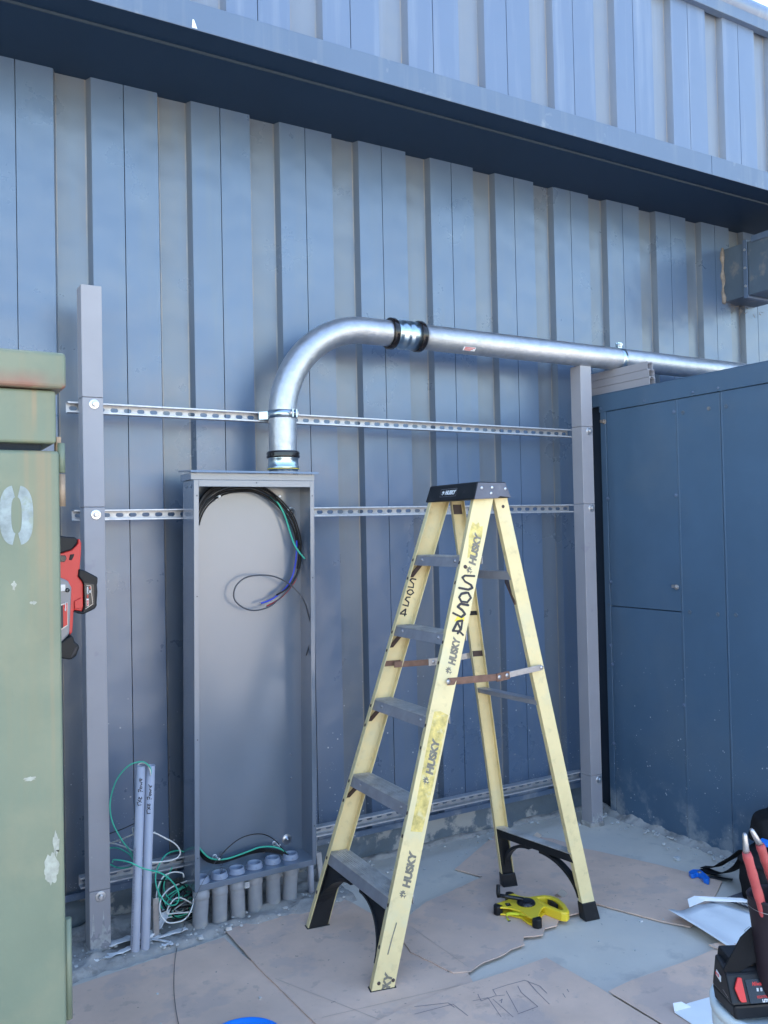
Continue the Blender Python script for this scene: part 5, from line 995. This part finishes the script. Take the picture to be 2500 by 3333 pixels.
for P, Q, Rr in (((1.751, 1.350, .813), (1.754, 1.349, .768), (1.803, 1.325, .560)), ((1.824, 1.388, .798), (1.842, 1.378, .7605), (1.880, 1.352, .61))):
    P, Q, Rr = V(P), V(Q), V(Rr)
    s = Mesh(); s.tube([P, P+(Q-P)*.12, P+(Q-P)*.5, Q+(Q-P)*.2], [.0035, .0055, .0065, .0080], 14); s.build('steel_end', M['silver'], pc)
    s = Mesh(); N = 16; s.tube([Q+(Rr-Q)*k/N for k in range(N+1)], [.0098 if k == 0 else .0110+.0006*math.sin(k*1.9) for k in range(N+1)], 16); s.build('taped_grip', M['redgrip'], pc)
# ---------------------------------------------------------------- blue lid
s = Mesh(); s.lathe((.942, 2.500, .0085), (0, 0, 1), [(0, .116), (.014, .118), (.019, .116), (.021, .110), (.015, .105), (.015, .001)], 64); tag(s.build('blue_lid', M['blue']), 'bright blue round bucket lid lying on the cardboard at the bottom edge', 'lid')
# ---------------------------------------------------------------- plastic film and crumbs
def film(P, wd, label, seed):
    s = Mesh(); P = smooth_path(P, 8); rows = []
    for i, p in enumerate(P):
        d_ = (P[min(i+1, len(P)-1)]-P[max(0, i-1)]).normalized(); w_ = d_.cross(V((0, 0, 1)))
        rows.append([s.b.verts.new(p+w_*(j-3)/6*wd*(1+.5*noise.noise(Vector((i*.3, seed, 0))))+V((0, 0, .008*noise.noise(Vector((i*.45, j*.9, seed)))+.010))) for j in range(7)])
    for a, b in zip(rows, rows[1:]):
        for j in range(6): s.b.faces.new([a[j], a[j+1], b[j+1], b[j]])
    o = s.build('plastic_film', M['film'], smooth=True); md = o.modifiers.new('t', 'SOLIDIFY'); md.thickness = .0006
    tag(o, label, 'plastic film', 'torn strips of clear film along the mortar')
film([(.640, 3.29, .012), (.675, 3.262, .012), (.76, 3.262, .015), (.84, 3.285, .02), (.93, 3.300, .018), (1.02, 3.31, .018)], .028, 'long pale strip of torn film from the left post foot past the tall conduits', 1)
film([(.88, 3.285, .02), (.93, 3.25, .012), (.935, 3.225, .012), (.90, 3.232, .014)], .012, 'short loop of torn film just right of the tall conduits', 2)
film([(.735, 3.335, .02), (.80, 3.32, .03), (.88, 3.315, .03), (.93, 3.33, .06), (.955, 3.35, .09)], .045, 'wide crumpled film lying behind the feet of the tall conduits', 3)
s = Mesh(); random.seed(11)
def crumb(x, y, r_, z=0):
    vs = []
    for sx_ in (-1, 1):
        for sy in (-1, 1):
            for sz in (0, 1): vs.append(Vector((x+sx_*r_*random.uniform(.5, 1.1), y+sy*r_*random.uniform(.5, 1.1), z+sz*r_*random.uniform(.6, 1.2))))
    s.hexa([vs[0], vs[4], vs[6], vs[2], vs[1], vs[5], vs[7], vs[3]])
for k in range(170): crumb(random.uniform(.55, 1.75), 3.21+random.random()*.18, random.choice((.002, .003, .004, .006)), .018)
for k in range(60): crumb(random.uniform(1.75, 3.2), 3.56-random.random()**2*.22, random.choice((.002, .003, .004, .007)), .002)
for k in range(90): crumb(3.33-random.random()**2*.12, random.uniform(2.3, 3.5), random.choice((.002, .003, .005, .007)), .012)
for (x, y, r_) in ((1.045, 3.225, .012), (1.16, 3.24, .014), (2.72, 3.42, .010), (2.60, 3.47, .012), (3.155, 2.80, .014)): crumb(x, y, r_, .014 if x < 2 else .002)
stuff(s.build('mortar_crumbs', M['stone']))
s = Mesh()
for (x, y, z_, r_) in ((.80, 2.93, .008, .004), (.76, 2.75, .008, .003), (2.62, 2.40, .01, .003), (2.45, 1.98, .02, .004), (2.55, 2.45, .0, .007), (2.36, 2.30, 0, .004), (1.08, 2.72, .008, .005), (2.30, 2.42, 0, .003)): crumb(x, y, r_, z_)
stuff(s.build('floor_litter', M['stone']))
# ---------------------------------------------------------------- unseen building added across the yard for warm bounce and reflections
fb = thing('bounce_building', 'low tan building added out of view across the yard to bounce warm light', 'building', (0, -24, 0))
s = Mesh(); s.box(-30, 30, -32, -24, 0, 4.5); s.build('wall', M['tan'], fb)
s = Mesh(); s.box(-30.4, 30.4, -32.4, -23.6, 4.5, 4.8); s.build('roof', M['roofm'], fb)
s = Mesh()
for x in (-20, -8, 4, 16): s.box(x, x+4, -23.98, -23.9, 0, 3.4)
s.build('bounce_door', M['whitecard'], fb)
